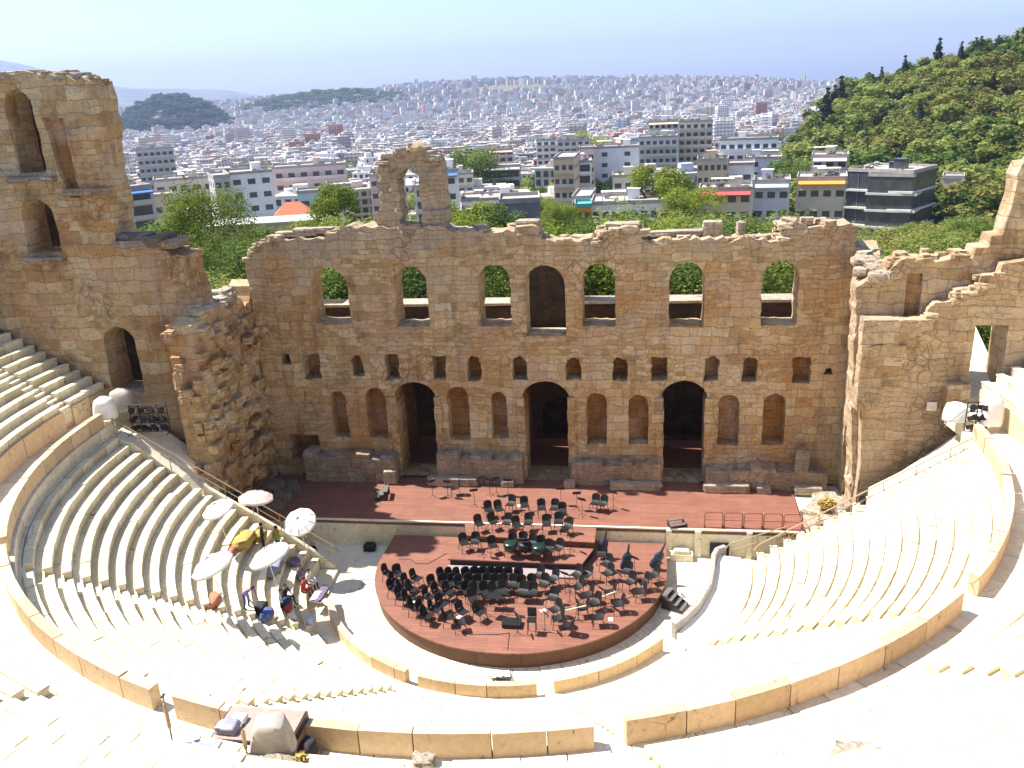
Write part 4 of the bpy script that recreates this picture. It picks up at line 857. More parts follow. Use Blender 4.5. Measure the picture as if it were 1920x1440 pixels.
CH_RIGHT = [(1.0, -11.2), (1.35, -12.0), (1.78, -11.44), (1.95, -13.2), (2.15, -14.2), (2.97, -10.95), (3.5, -10.9), (3.12, -12.1), (3.65, -12.75), (4.05, -13.44), (3.5, -13.95), (4.77, -12.47), (5.23, -13.48), (4.3, -14.66), (4.2, -8.84), (4.49, -9.76), (4.59, -10.7), (5.62, -10.5), (5.75, -11.45), (6.97, -10.7), (6.45, -11.4), (6.3, -12.3), (2.91, -15.4), (2.35, -14.9)]
chair0 = make_chair(); used = [False]
def put_chairs(L, z, label, group, face, jit=.5):
    for x, y in L:
        fx, fy = face; a = atan2(fy-y, fx-x)+pi/2+RNG.uniform(-jit, jit)
        if not used[0]:
            used[0] = True; o = chair0; o.location = (x, y, z); o.rotation_euler.z = a; o['label'] = label; o['group'] = group
        else: o = dup(chair0, (x, y, z), a, label, group)
        o.scale = (1.12, 1.12, 1.12)
FC = (0.1, -15.6)
put_chairs(CH_STAGE[:1], 0, 'lone black chair tilted on the open left part of the stage', 'lone chair on the stage', (-9, -4), 0)
put_chairs(CH_STAGE[1:5], 0, 'black chair huddled against the wall foot at the back of the stage', 'chairs against the wall foot', FC)
put_chairs(CH_STAGE[5:7], 0, 'black chair of the pair standing alone right of centre on the stage', 'pair of chairs right on the stage', FC)
put_chairs(CH_STAGE[7:], 0, 'black chair in the rear row standing on the main stage', 'rear row of chairs on the stage', FC)
put_chairs(CH_RIS2, -.02, 'black chair in the row on the upper riser level', 'chairs on the upper riser', FC)
put_chairs(CH_RIS1, -.40, 'black chair on the lower riser level among covered drums', 'chairs on the lower riser', FC)
put_chairs(CH_LEFT, -.85, 'black chair in the crowded cluster at the left edge of the round platform', 'chairs at the left of the platform', FC)
put_chairs([(x, y-.35) for x, y in CH_MID], -.85, 'black chair in the dense block of rows before the riser', 'dense rows of chairs before the riser', FC, .35)
put_chairs(CH_LOOSE, -.85, 'black chair standing loose in front of the dense rows at left', 'loose chairs at the front left', FC)
put_chairs(CH_RIGHT, -.85, 'black chair scattered over the right half of the round platform', 'chairs on the right half of the platform', FC)
def make_stand():
    r = thing('music_stand', 'black music stand', 'music stand')
    m = MB(); m.tube((0, 0, .1), (0, 0, 1.05), .016, n=5); m.build('pole', 'darkmetal', r)
    m = MB()
    for k in range(3): a = k*2*pi/3; m.tube((0, 0, .18), (.28*cos(a), .28*sin(a), .012), .012, n=4)
    m.build('tripod', 'darkmetal', r)
    m = MB(); m.box((0, .03, 1.14), (.5, .02, .3), rot=Matrix.Rotation(R(-35), 3, 'X')); m.box((0, -.07, 1.02), (.5, .07, .02)); m.build('desk', 'blackmatt', r)
    return r
ST = [([(-6.58, -3.1), (-5.61, -3.12)], 0, 'thin black music stand on the open left part of the stage', 'music stands at the left of the stage'),
      ([(-3.7, -4.24), (-3.01, -2.69), (-2.63, -2.52), (-1.86, -2.7)], 0, 'thin black music stand in the knot of stands behind the rear chairs', 'music stands behind the rear chairs'),
      ([(1.54, -3.74), (2.55, -4.31), (4.7, -4.05), (2.91, -5.1)], 0, 'thin black music stand on the right part of the stage', 'music stands at the right of the stage'),
      ([(-2.3, -9.4), (2.5, -8.5), (.07, -9.34)], -.4, 'black music stand on the lower riser level', 'music stands on the riser'),
      ([(-1.26, -14.28), (-.27, -14.06), (.52, -15.69), (1.81, -15.37), (-2.97, -14.4), (-4.17, -14.2)], -.85, 'black music stand round the black conductor podium', 'music stands round the podium'),
      ([(6.03, -10.04), (5.23, -11.64), (3.33, -14.37), (4.43, -13.1), (2.8, -12.9), (7.3, -10.21), (2.48, -11.84)], -.85, 'black music stand among the chairs of the right half of the platform', 'music stands at the right of the platform')]
stand0 = make_stand(); us = False
for L, z, lb, gp in ST:
    for x, y in L:
        a = atan2(FC[1]-y, FC[0]-x)-pi/2+RNG.uniform(-.6, .6)
        if not us: us = True; stand0.location = (x, y, z); stand0.rotation_euler.z = a; stand0['label'] = lb; stand0['group'] = gp
        else: dup(stand0, (x, y, z), a, lb, gp)
po = thing('conductor_podium', 'flat black box for the conductor at the front of the round platform', 'podium', (.12, -14.95, -.85))
m = MB(); m.b2(-.45, .45, -.3, .3, .03, .2); m.build('box', 'blackmatt', po)
m = MB(); m.b2(-.47, .47, -.32, .32, .2, .23); m.build('top', 'black', po)
for x in (-.4, .4):
    for y in (-.25, .25): m = MB(); m.b2(x-.03, x+.03, y-.03, y+.03, 0, .03); m.build('foot', 'darkmetal', po)
tb = thing('low_table', 'low black table standing behind the conductor podium', 'table', (-.9, -13.6, -.85))
m = MB(); m.b2(-.5, .5, -.22, .22, .68, .72); m.build('top', 'black', tb)
for x in (-.45, .45):
    for y in (-.18, .18): m = MB(); m.tube((x, y, 0), (x, y, .68), .02, n=5); m.build('leg', 'darkmetal', tb)
hc = thing('high_stool', 'tall dark stool with a green rimmed desk right of the podium', 'stool', (1.2, -15.5, -.85))
m = MB(); m.b2(-.22, .22, -.2, .2, .72, .78); m.build('seat', 'black', hc)
m = MB(); m.b2(-.22, .22, .2, .24, .8, 1.3); m.build('backrest', 'blackmatt', hc)
for x in (-.2, .2):
    for y in (-.18, .18): m = MB(); m.tube((x, y, 0), (x*.9, y*.9, .74), .02, n=5); m.build('leg', 'darkmetal', hc)
def drum(label, loc, mat):
    r = thing('covered_drum', label, 'drum', loc)
    m = MB()
    for k, (z, rad) in enumerate([(.28, .12), (.42, .30), (.62, .38), (.8, .39), (.86, .36), (.9, .2), (.91, .01)]):
        for i in range(14): m.v.append((rad*cos(2*pi*i/14), rad*sin(2*pi*i/14), z))
    for k in range(6):
        for i in range(14): m.f.append([k*14+i, k*14+(i+1) % 14, (k+1)*14+(i+1) % 14, (k+1)*14+i])
    m.mi = [0]*len(m.f); m.t = [.5]*len(m.f); m.build('cover', mat, r, smooth=True)
    m = MB()
    for k in range(4): a = k*pi/2+.4; m.tube((.3*cos(a), .3*sin(a), .5), (.36*cos(a), .36*sin(a), 0), .02, n=4)
    m.build('stand', 'darkmetal', r)
drum('drum under a shiny dark green cover on the riser, left of the others', (-.75, -9.25, -.4), 'green')
drum('drum under a black cover on the middle of the riser', (.05, -9.2, -.4), 'black')
drum('small covered drum at the right of the drum group', (.85, -9.45, -.4), 'green')
def bass(label, loc, rz, tilt):
    r = thing('covered_double_bass', label, 'instrument', loc, rz)
    m = MB(); rot = Matrix.Rotation(R(tilt), 3, 'Y')
    prof = [(0, .1), (.1, .28), (.35, .33), (.6, .25), (.8, .27), (1.0, .2), (1.1, .08), (1.5, .05), (1.6, .03)]
    for z, w_ in prof:
        for i in range(12):
            a = 2*pi*i/12; m.v.append(tuple(rot @ Vector((w_*cos(a), w_*.5*sin(a), z+.12))))
    for k in range(len(prof)-1):
        for i in range(12): m.f.append([k*12+i, k*12+(i+1) % 12, (k+1)*12+(i+1) % 12, (k+1)*12+i])
    m.f.append(list(range(11, -1, -1))); m.mi = [0]*len(m.f); m.t = [.5]*len(m.f); m.build('cover', 'navy', r, smooth=True)
    m = MB(); m.tube((0, 0, 0), rot @ Vector((0, 0, .2)), .02, n=5); m.tube((.25, .35, 0), rot @ Vector((0, 0, .8)), .02, n=5); m.build('spike', 'darkmetal', r)
bass('navy covered double bass beside the right end of the riser', (4.15, -8.4, -.85), .4, 12)
bass('navy covered double bass leaning among the right chairs', (5.5, -9.7, -.85), .3, 8)
bass('navy covered double bass leaning at the right rear edge of the platform', (6.95, -9.4, -.85), .2, 24)
for i, (p, q, lb) in enumerate((((4.3, -13.0, -.35), (5.1, -12.8, -.1), 'upper of two pale rods across chairs at the right'), ((2.7, -14.3, -.3), (3.7, -14.05, -.15), 'lower of two pale rods across chairs at the right'))):
    m = MB(); m.tube(p, q, .035); m.tube(Vector(p), Vector(p)+Vector((-.06, -.06, -.06)), .06, .03); tag(m.build('pale_rod', 'brass'), lb, 'rod')
def stairs(label, loc, rz, n, wdt):
    r = thing('portable_steps', label, 'steps', loc, rz)
    for k in range(n):
        m = MB(); m.b2(-wdt/2, wdt/2, -.28*(n-k), -.28*(n-k)+.27, .2*(k+1)-.05, .2*(k+1)); m.build('tread', 'tread', r)
    for sx in (-wdt/2, wdt/2):
        m = MB(); m.add([(sx-.02, 0, 0), (sx-.02, -.28*n, 0), (sx-.02, -.28*n, .12), (sx-.02, 0, .2*n-.06), (sx+.02, 0, 0), (sx+.02, -.28*n, 0), (sx+.02, -.28*n, .12), (sx+.02, 0, .2*n-.06)], [(0, 1, 2, 3), (7, 6, 5, 4), (0, 4, 5, 1), (1, 5, 6, 2), (2, 6, 7, 3), (3, 7, 4, 0)]); m.build('side_panel', 'darkmetal', r)
stairs('small dark portable steps against the right edge of the round platform', (7.6, -11.2, -1.72), R(65), 4, .9)
stairs('small dark portable steps standing on the stage at its front edge', (8.25, -5.7, 0), R(20), 2, .9)
stairs('dark portable steps at the shaded left of the stage', (-9.4, -3.2, 0), R(-80), 3, 1.0)
def barrier(x, lb):
    r = thing('crowd_barrier', lb, 'barrier', (x, -5.95, 0), R(3))
    m = MB(); c = .12
    m.path([(-.5, 0, .05), (-.5, 0, .93-c), (-.5+c, 0, .93), (.5-c, 0, .93), (.5, 0, .93-c), (.5, 0, .05)], .026); m.build('frame', 'rust', r)
    m = MB(); m.tube((-.5, 0, .45), (.5, 0, .45), .02); m.build('crossbar', 'rust', r)
    m = MB()
    for sx in (-.5, .5): m.b2(sx-.03, sx+.03, -.2, .2, 0, .04)
    m.build('foot', 'darkmetal', r)
for k, lb in enumerate(('leftmost dark red barrier hoop at the front edge of the stage', 'second dark red barrier hoop from the left on the stage edge', 'middle dark red barrier hoop on the stage edge', 'second dark red barrier hoop from the right on the stage edge', 'rightmost dark red barrier hoop at the stage end')): barrier(10.4+k*1.08, lb)
m = MB(); m.b2(7.95, 9.25, -6.95, -6.45, -1.72, -1.3); m.rock((8.6, -6.7, -1.2), (.9, .4, .25), 5, n=4); tag(m.build('marble_bench', 'marble'), 'broken marble bench at the foot of the right stage front', 'bench')
m = MB(); m.rock((-9.7, -6.85, -1.5), (.7, .5, .45), 8, n=4); tag(m.build('monitor_speaker', 'black'), 'black wedge speaker on the shaded floor left of the platform', 'speaker')
for i, (pts, lb) in enumerate(((((-3.4, -14.9), (-1.8, -15.9), (.1, -15.6), (.2, -16.9)), 'thin black cable snaking to the front edge of the platform'), (((2.2, -13.6), (3.6, -13.2), (5.4, -12.4), (6.9, -11.6)), 'thin black cable among the right chairs of the platform'), (((-7.2, -9.2), (-5.4, -9.6), (-4.6, -8.4)), 'thin black cable on the open left part of the platform'))):
    m = MB(); m.path([(x, y, -.835) for x, y in resample(list(pts), .5, .18, i, False)+[pts[-1]]], .018, n=4); tag(m.build('cable', 'blackmatt'), lb, 'cable')
for i, (x, y, z) in enumerate(((-2.6, -14.45, -.845), (1.5, -13.6, -.845), (4.9, -14.1, -.845), (-5.2, -13.4, -.845), (-1.0, -4.0, .004), (3.0, -10.2, -.845))):
    m = MB(); m.box((0, 0, .005), (.30, .22, .01)); o = tag(m.build('sheet_music', 'white'), 'white sheet of music lying on the boards among the chairs', 'paper', 'loose sheets of music'); o.location = (x, y, z); o.rotation_euler.z = RNG.uniform(0, 3)
# cable heap before the platform
m = MB(); rr = random.Random(4); p = Vector((.0, -18.15, -1.68))
for i in range(90):
    q = Vector((.05+rr.gauss(0, .28), -18.15+rr.gauss(0, .14), -1.67+abs(rr.gauss(0, .09)))); m.tube(p, q, .018, n=4); p = q
m.tube(p, (.45, -17.75, -1.68), .02, n=4); m.tube((.45, -17.75, -1.68), (.5, -17.3, -1.6), .02, n=4)
tag(m.build('cable_heap', 'blackmatt'), 'tangled heap of black cable at the front of the platform', 'cable')

# ------------------------------------------------------------------ parasols, people and their things on the left rows
def seat_z(x, y):
    r = hypot(x-CX, y-CY); i = math.floor((r-R0)/PL); return Z0+(max(0, i)+1)*RL
def parasol(label, top, rad, tilt, mat='canopy'):
    x, y, z = top; fx, fy = tilt; gz = seat_z(x-fx*1.2, y-fy*1.2)
    r = thing('parasol', label, 'parasol', (x-fx*1.2, y-fy*1.2, gz))
    ax = Vector((fx, fy, 1)).normalized(); base = Vector((0, 0, 0)); tp = Vector((x, y, z))-Vector((x-fx*1.2, y-fy*1.2, gz))
    q = ax.to_track_quat('Z', 'Y').to_matrix(); n = 10; m = MB()
    for j, (k, h) in enumerate(((0, .0), (.35, -.06), (.7, -.19), (1, -.40))):
        for i in range(n*2):
            a = pi*i/n; s_ = k*(1 if i % 2 == 0 else .955); m.v.append(tuple(tp+q @ Vector((rad*s_*cos(a), rad*s_*sin(a), h*rad*(1 if i % 2 == 0 else 1.04)))))
    for j in range(3):
        for i in range(n*2): m.f.append([j*2*n+i, j*2*n+(i+1) % (2*n), (j+1)*2*n+(i+1) % (2*n), (j+1)*2*n+i])
    for i in range(0, 2*n):      # valance
        a, b_ = Vector(m.v[3*2*n+i]), Vector(m.v[3*2*n+(i+1) % (2*n)]); d_ = q @ Vector((0, 0, -.12))
        o = len(m.v); m.v += [tuple(a), tuple(b_), tuple(b_+d_), tuple(a+d_)]; m.f.append([o, o+1, o+2, o+3])
    m.mi = [0]*len(m.f); m.t = [.5]*len(m.f); m.build('canopy', mat, r)
    sm = MB()
    for i in range(n):
        pts_ = [Vector(m.v[j*2*n+2*i])+ax*.008 for j in range(4)]; sm.path(pts_, .014, n=4)
    sm.tube(tp, tp+ax*.1, .03, .02, n=6); sm.build('seam', 'panel' if mat == 'canopy' else mat, r)
    p_ = MB(); p_.tube(base, tp+ax*.06, .022, n=6); p_.build('pole', 'whitepaint', r)
    rb = MB()
    for i in range(n): a = 2*pi*i/n; rb.tube(tp-ax*.05, tp+q @ Vector((rad*cos(a), rad*sin(a), -.42*rad)), .008, n=3)
    rb.build('ribs', 'steel', r)
parasol('beige parasol half hidden behind the handrail', (-14.6, -10.3, 3.75), .95, (.05, .1), 'pinkcanopy')
parasol('white parasol left of the beige one, behind the ochre cloths', (-15.6, -12.9, 4.3), .85, (-.25, -.2))
parasol('round white parasol turned to the camera by the stage edge', (-12.2, -10.7, 2.4), .92, (-.05, -.55))
parasol('large tilted white parasol over the people in the middle', (-12.1, -15.0, 3.0), 1.08, (-.38, -.05))
parasol('lowest white parasol, left and nearest to the camera', (-13.0, -18.7, 4.6), 1.0, (-.35, -.1))
def person(label, loc, rz, pose, top, legs, hairc='hair'):
    """one skinned body; pose = seated / standing / bending; z0 of loc is where feet or seat rest"""
    V, E, RD = [], [], []
    def v(p, r_, par=None):
        V.append(p); RD.append(r_)
        if par is not None: E.append((par, len(V)-1))
        return len(V)-1
    if pose == 'seated': hz, lean = .12, .15
    elif pose == 'bending': hz, lean = .88, .95
    else: hz, lean = .93, .02
    def tz(h, f=0): return (0, -h*sin(lean)-f, hz+h*cos(lean))
    pel = v((0, 0, hz), .15); wa = v(tz(.2), .13, pel); ch = v(tz(.42), .155, wa); nk = v(tz(.56), .06, ch); hd = v(tz(.66, .02), .09, nk); ht = v(tz(.78, .02), .085, hd)
    nose = v(tz(.70, .12), .018, hd)
    for s_ in (-1, 1):
        sh = v((s_*.19, tz(.5)[1], tz(.5)[2]), .06, ch)
        if pose == 'seated': el, wr = (s_*.26, tz(.28)[1]-.1, tz(.28)[2]-.02), (s_*.14, tz(.2)[1]-.32, tz(.2)[2]-.02)
        elif pose == 'bending': el, wr = (s_*.25, tz(.5)[1]-.05, tz(.5)[2]-.28), (s_*.2, tz(.5)[1]-.15, tz(.5)[2]-.5)
        else: el, wr = (s_*.27, .02, hz+.22), (s_*.26, -.1, hz-.02)
        e = v(el, .042, sh); w_ = v(wr, .03, e); d_ = (Vector(wr)-Vector(el)).normalized()
        pm = v(tuple(Vector(wr)+d_*.07), .032, w_)
        for k in range(5):
            off = Vector(((k-2)*.018, 0, 0)) if k else Vector((-s_*.05, -.01, 0)); L = (.05, .08, .09, .085, .065)[k]
            root = Vector(wr)+d_*(.03 if k == 0 else .09)+off; a = v(tuple(root), .009, pm if k else w_); v(tuple(root+d_*L+Vector((0, -.02, 0))), .008, a)
        hp = v((s_*.1, 0, hz-.03), .1, pel)
        if pose == 'seated': kn, an = (s_*.13, -.44, hz+.02), (s_*.13, -.5, hz-.40)
        elif pose == 'bending': kn, an = (s_*.13, -.06, .46), (s_*.14, .03, .07)
        else: kn, an = (s_*.11, -.02, .48), (s_*.12, .02, .07)
        k_ = v(kn, .068, hp); a_ = v(an, .045, k_); v((an[0], an[1]-.17, an[2]-.035), .035, a_)
    me = bpy.data.meshes.new('tmp'); me.from_pydata(V, E, []); ob = link('tmp', me)
    sk = ob.modifiers.new('s', 'SKIN'); sd = ob.modifiers.new('d', 'SUBSURF'); sd.levels = 1; sd.render_levels = 1
    for i, r_ in enumerate(RD): me.skin_vertices[0].data[i].radius = (r_, r_)
    me.skin_vertices[0].data[0].use_root = True
    dg = bpy.context.evaluated_depsgraph_get(); dg.update(); me2 = bpy.data.meshes.new_from_object(ob.evaluated_get(dg))
    bpy.data.objects.remove(ob); me2.materials.clear()
    for q in ('skin', top, legs, 'blackmatt'): me2.materials.append(MAT[q])
    hdp, pv = Vector(V[hd]), Vector(V[pel]); chp = Vector(V[ch])
    for p_ in me2.polygons:
        c = p_.center; h = (c-pv).dot(Vector((0, -sin(lean), cos(lean))))
        if h > .55 and abs(c.x) < .14 and (c-hdp).length < .3: k = 0
        elif abs(c.x) > .20 and min((c-Vector(V[i])).length for i in range(len(V)) if RD[i] <= .032) < .12 and h < .45: k = 0
        elif h > .02: k = 1
        elif c.z < (.1 if pose != 'seated' else hz-.38): k = 3
        else: k = 2
        p_.material_index = k; p_.use_smooth = True
    r = thing('person', label, 'person', loc, rz); b_ = link('body', me2, r)
    hm = MB(); up = Vector((0, -sin(lean), cos(lean))); c = hdp+up*.075+Vector((0, .03, 0)); hm.ell(c, (.2, .21, .2)); hm.build('hair', hairc, b_, smooth=True)
    for s_ in (-1, 1):
        ey = MB(); ey.ell(hdp+up*.05+Vector((s_*.033, -.105, 0)), (.022, .014, .014)); ey.build('eye', 'blackmatt', b_)
        ea = MB(); ea.ell(hdp+up*.02+Vector((s_*.1, -.0, 0)), (.03, .045, .06)); ea.build('ear', 'skin', b_)
    mo = MB(); mo.ell(hdp-up*.03+Vector((0, -.1, 0)), (.05, .02, .015)); mo.build('mouth', 'red', b_)
    return r
def on_row(x, y): return (x, y, seat_z(x, y))
person('person in a lavender top and jeans bending over bags on the rows', on_row(-12.4, -17.1), R(70), 'bending', 'lavender', 'denim')
person('person in dark clothes seated under the large tilted parasol', on_row(-11.8, -14.3), R(80), 'seated', 'blackmatt', 'teal')
person('person in black standing between the ochre cloths and the handrail', on_row(-14.2, -11.1), R(120), 'standing', 'blackmatt', 'blackmatt')
person('person in a yellow green top standing beside the handrail', on_row(-13.6, -10.6), R(150), 'standing', 'yellowgreen', 'teal')
person('person in a white shirt seated on the lowest rows near the stage', on_row(-11.45, -12.1), R(80), 'seated', 'white', 'blackmatt')
person('person in purple seated behind the one in white', on_row(-12.1, -11.7), R(75), 'seated', 'purple', 'denim')
person('person in a dark red top seated low beside the white shirt', on_row(-11.4, -12.9), R(80), 'seated', 'red', 'blackmatt')
def softbag(label, cat, name, loc, d, mat, seed):
    m = MB(); m.rock((0, 0, d[2]*.45), d, seed, n=5, amp=.22, sq=.6); o = tag(m.build(name, mat, smooth=True), label, cat); o.location = loc
    return o
softbag('terracotta cloth spread below the lowest parasol', 'cloth', 'folded_cloth', on_row(-13.6, -18.1), (.6, 1.2, .3), 'terracotta', 1)
softbag('terracotta cloth under the upper white parasol', 'cloth', 'folded_cloth', on_row(-15.3, -12.6), (.6, 1.3, .3), 'terracotta', 2)
softbag('heap of ochre cloth in front of the beige parasol, larger', 'cloth', 'folded_cloth', on_row(-14.9, -11.8), (.8, 1.5, .5), 'ochre', 3)
softbag('heap of ochre cloth by the handrail, smaller', 'cloth', 'folded_cloth', on_row(-14.6, -10.6), (.6, .7, .5), 'ochre', 4)
softbag('blue bag with red trim under the large tilted parasol', 'bag', 'bag', on_row(-11.5, -14.9), (.5, .6, .4), 'navy', 5)
softbag('red bag beside the blue one', 'bag', 'bag', on_row(-11.2, -15.3), (.3, .4, .3), 'red', 6)
softbag('black bag beside the person in lavender', 'bag', 'bag', on_row(-11.9, -16.7), (.5, .6, .5), 'blackmatt', 7)
softbag('denim blue bag below the person in lavender', 'bag', 'bag', on_row(-11.4, -17.2), (.5, .7, .4), 'denim', 8)
softbag('white and blue bag on the low rows beside the stair', 'bag', 'bag', on_row(-9.95, -15.6), (.35, .5, .35), 'lavawn', 9)
softbag('pale yellow towel on the low rows', 'towel', 'towel', on_row(-10.5, -13.4), (.4, .9, .15), 'pc', 10)
softbag('purple mat on the lowest rows in front of the seated people', 'mat', 'mat', on_row(-10.3, -13.2), (.5, 1.3, .14), 'purple', 11)
softbag('purple bag behind the seated people', 'bag', 'bag', on_row(-12.6, -11.0), (.5, .5, .4), 'purple', 12)
softbag('grey crumpled tarpaulin on the rows by the people', 'tarpaulin', 'tarpaulin', on_row(-13.4, -12.3), (1.0, 1.6, .3), 'panel', 13)

# ------------------------------------------------------------------ deck and gear in the foreground
dk = thing('platform_deck', 'brown board platform standing over the parapet in the foreground', 'platform', (-3.75, -32.75, 7.1))
m = MB(); m.box((0, 0, 1.0), (2.15, 1.25, .1)); m.build('top', 'brownboard', dk)
for nm, c, d_ in (('front_rail', (0, -.64, .9), (2.2, .05, .26)), ('side_rail', (1.1, 0, .9), (.05, 1.3, .26)), ('side_rail', (-1.1, 0, .9), (.05, 1.3, .26))):
    m = MB(); m.box(c, d_); m.build(nm, 'darkmetal', dk)
for x in (-1, 1):
    for y in (-.55, .55): m = MB(); m.b2(x-.04, x+.04, y-.04, y+.04, 0, .95); m.build('leg', 'darkmetal', dk)
cv = MB()
for j in range(8):
    k = j/7
    for i in range(24):
        a = 2*pi*i/24; ca, sa = math.copysign(abs(cos(a))**.55, cos(a)), math.copysign(abs(sin(a))**.55, sin(a)); f = 1-.28*k**2+(.05*sin(7*a)+.03*sin(12*a+1))*(1-k)
        cv.v.append((ca*.5*f*(1-.12*k), sa*.42*f, k*1.0+(.06*sin(3*a) if j == 7 else 0)))
for j in range(7):
    for i in range(24): cv.f.append([j*24+i, j*24+(i+1) % 24, (j+1)*24+(i+1) % 24, (j+1)*24+i])
cv.f.append([7*24+i for i in range(24)]); cv.mi = [0]*len(cv.f); cv.t = [.5]*len(cv.f)
o = tag(cv.build('draped_box', 'greysheet', smooth=True), 'box under a crumpled grey sheet beside the brown platform deck', 'box'); o.location = (-2.72, -34.05, 8.55); o.rotation_euler.z = .15; o.scale = (1.1, 1.0, .92)
softbag('grey and blue clothes bundle lying on the brown platform deck', 'clothes', 'clothes_bundle', (-4.5, -33.05, 8.13), (.55, .4, .26), 'panel', 21)
softbag('white cloth lying at the left of the brown platform deck', 'cloth', 'folded_cloth', (-4.35, -32.7, 8.15), (.4, .35, .16), 'canopy', 22)
pn = thing('flat_screen', 'grey blue flat panel lying on the marble beside the platform', 'screen', (-4.5, -34.22, 8.62), .05)
m = MB(); m.b2(-.36, .36, -.24, .24, .0, .05); m.build('frame', 'whitepaint', pn)
m = MB(); m.b2(-.33, .30, -.21, .21, .05, .056); m.build('screen', 'panel', pn)
def post(label, p, q):
    r = thing('lamp_post', label, 'post', p); d_ = Vector(q)-Vector(p)
    m = MB(); m.tube((0, 0, 0), d_, .025); m.build('pole', 'steel', r)
    m = MB(); m.tube(d_*.35, d_*.85, .05); m.build('sleeve', 'brownrail', r)
    m = MB(); m.tube((0, 0, 0), (0, 0, .03), .16, n=12); m.build('base', 'panel', r)
    m = MB(); m.tube(d_-Vector((.0, .05, 0)), d_+Vector((0, .05, .03)), .05); m.build('head', 'darkmetal', r)
post('slim leaning post left of the brown platform deck', (-5.39, -34.16, 8.6), (-5.55, -33.94, 9.9))
post('slim upright post in front of the brown platform deck', (-3.2, -34.5, 8.6), (-3.25, -34.42, 9.55))
softbag('black bag at the right end of the brown platform deck', 'bag', 'bag', (-2.4, -32.9, 7.1), (.4, .5, .7), 'blackmatt', 23)
for i, (x, y, z, a, b_, c, lb) in enumerate(((11.1, -34.95, 10.2, 1.1, .7, .6, 'rough crumbling pink stone at the bottom right edge'), (1.23, -34.28, 8.7, .5, .4, .3, 'small rough stone at the bottom edge near the middle'), (-2.6, -34.62, 8.65, 1.4, .35, .3, 'broken whitish stone edge below the draped box'))):
    m = MB(); m.rock((0, 0, 0), (a, b_, c), i+500, n=12, amp=.3, sq=.6); o = tag(m.build('rough_stone', 'pale'), lb, 'stone'); o.location = (x, y, z)
bush('dry_grass_tuft', 'dry straw coloured tuft growing right of the draped box', (-1.9, -34.45, 8.6), (.25, .2, .12), 'ochre', 6, 80, 'grass tuft', .09)

# ------------------------------------------------------------------ trees
def crown_mesh(name, mat, h, w_, nl, nleaf, leaf, seed, shape='round', base=.28):
    """crown of many leaf-sized faces grouped in clumps, uneven outline"""
    rr = random.Random(seed); m = MB(); cl = []
    for i in range(nl):
        if shape == 'round':
            a = rr.uniform(0, 2*pi); k = rr.uniform(0, 1)**.5; z = rr.uniform(base, .93)
            rad = w_/2*(1-abs((z-.55)/.52)**2.2)**.5*k*.95 if abs((z-.55)/.52) < 1 else 0
            c = Vector((rad*cos(a), rad*sin(a), z*h)); s_ = w_*rr.uniform(.11, .21)
        else:
            z = lerp(.04, .97, (i+.5)/nl); a = rr.uniform(0, 6.3); rad = w_*.16*rr.random(); c = Vector((rad*cos(a), rad*sin(a), z*h)); s_ = w_*.5*min(1, (1.03-z)*2.4, z*6+.3)*rr.uniform(.85, 1.1)
        cl.append((c, s_, rr.uniform(-.2, .2)))
    tot = sum(s_**2 for _, s_, _ in cl)
    for c, s_, tn in cl:
        for i in range(max(6, int(nleaf*s_*s_/tot))):
            d = Vector((rr.gauss(0, 1), rr.gauss(0, 1), rr.gauss(0, 1))).normalized(); k = rr.uniform(.45, 1.08)
            p = c+Vector((d.x*s_*k, d.y*s_*k, d.z*s_*k*(.75 if shape == 'round' else 1.5)))
            q = (d*.9+Vector((rr.gauss(0, .6), rr.gauss(0, .6), rr.gauss(.35, .6)))).to_track_quat('Z', 'Y').to_matrix(); L = leaf*rr.uniform(.6, 1.35); b_ = L*rr.uniform(.45, .8)
            m.add([p+q @ Vector(t_) for t_ in ((-L, 0, 0), (-L*.2, -b_, .06*L), (L, 0, -.1*L), (L*.1, b_, 0))], [(0, 1, 2, 3)], 0, max(0, min(1, .5+tn+rr.uniform(-.28, .28))))
    return m.mesh(name, mat)
def trunk_mesh(name, h, w_, seed, shape='round'):
    rr = random.Random(seed); m = MB(); r0 = max(.06, h*.022); top = Vector((rr.uniform(-.05, .05)*h, rr.uniform(-.05, .05)*h, h*.45)); m.tube((0, 0, -1.0), top, r0*1.2, r0*.7, 7)
    if shape == 'round':
        for k in range(6):
            a = k*2*pi/6+rr.uniform(-.4, .4); p = Vector((0, 0, 0)).lerp(top, rr.uniform(.55, 1)); m.tube(p, p+Vector((cos(a)*w_*.3, sin(a)*w_*.3, h*rr.uniform(.2, .4))), r0*.5, r0*.12, 5)
    else: m.tube(top, (0, 0, h*.92), r0*.7, .02, 5)
    return m.mesh(name, 'bark')
TREE = {}
def treeproto(key, kind, mat, h, w_, nl, nleaf, leaf, seed, shape='round', base=.28):
    TREE[key] = (kind, crown_mesh(key+' crown', mat, h, w_, nl, nleaf, leaf, seed, shape, base), trunk_mesh(key+' trunk', h, w_, seed, shape))
NF = (('olive_a', 'olive_tree', 'olive', 1, 1.15, 46, 16000, .015, 1), ('olive_b', 'olive_tree', 'olive', 1, 1.3, 48, 16000, .015, 2), ('pine_a', 'pine_tree', 'pine', 1, 1.0, 46, 16000, .0145, 3), ('pine_b', 'pine_tree', 'pine', 1, .85, 44, 15000, .0145, 4), ('bright_a', 'leafy_tree', 'bright', 1, .8, 48, 16000, .0135, 5), ('bright_b', 'leafy_tree', 'bright', 1, .95, 46, 16000, .0135, 6), ('dry_a', 'olive_tree', 'dry', 1, 1.25, 36, 9000, .023, 7))
for a in NF: treeproto(*a)
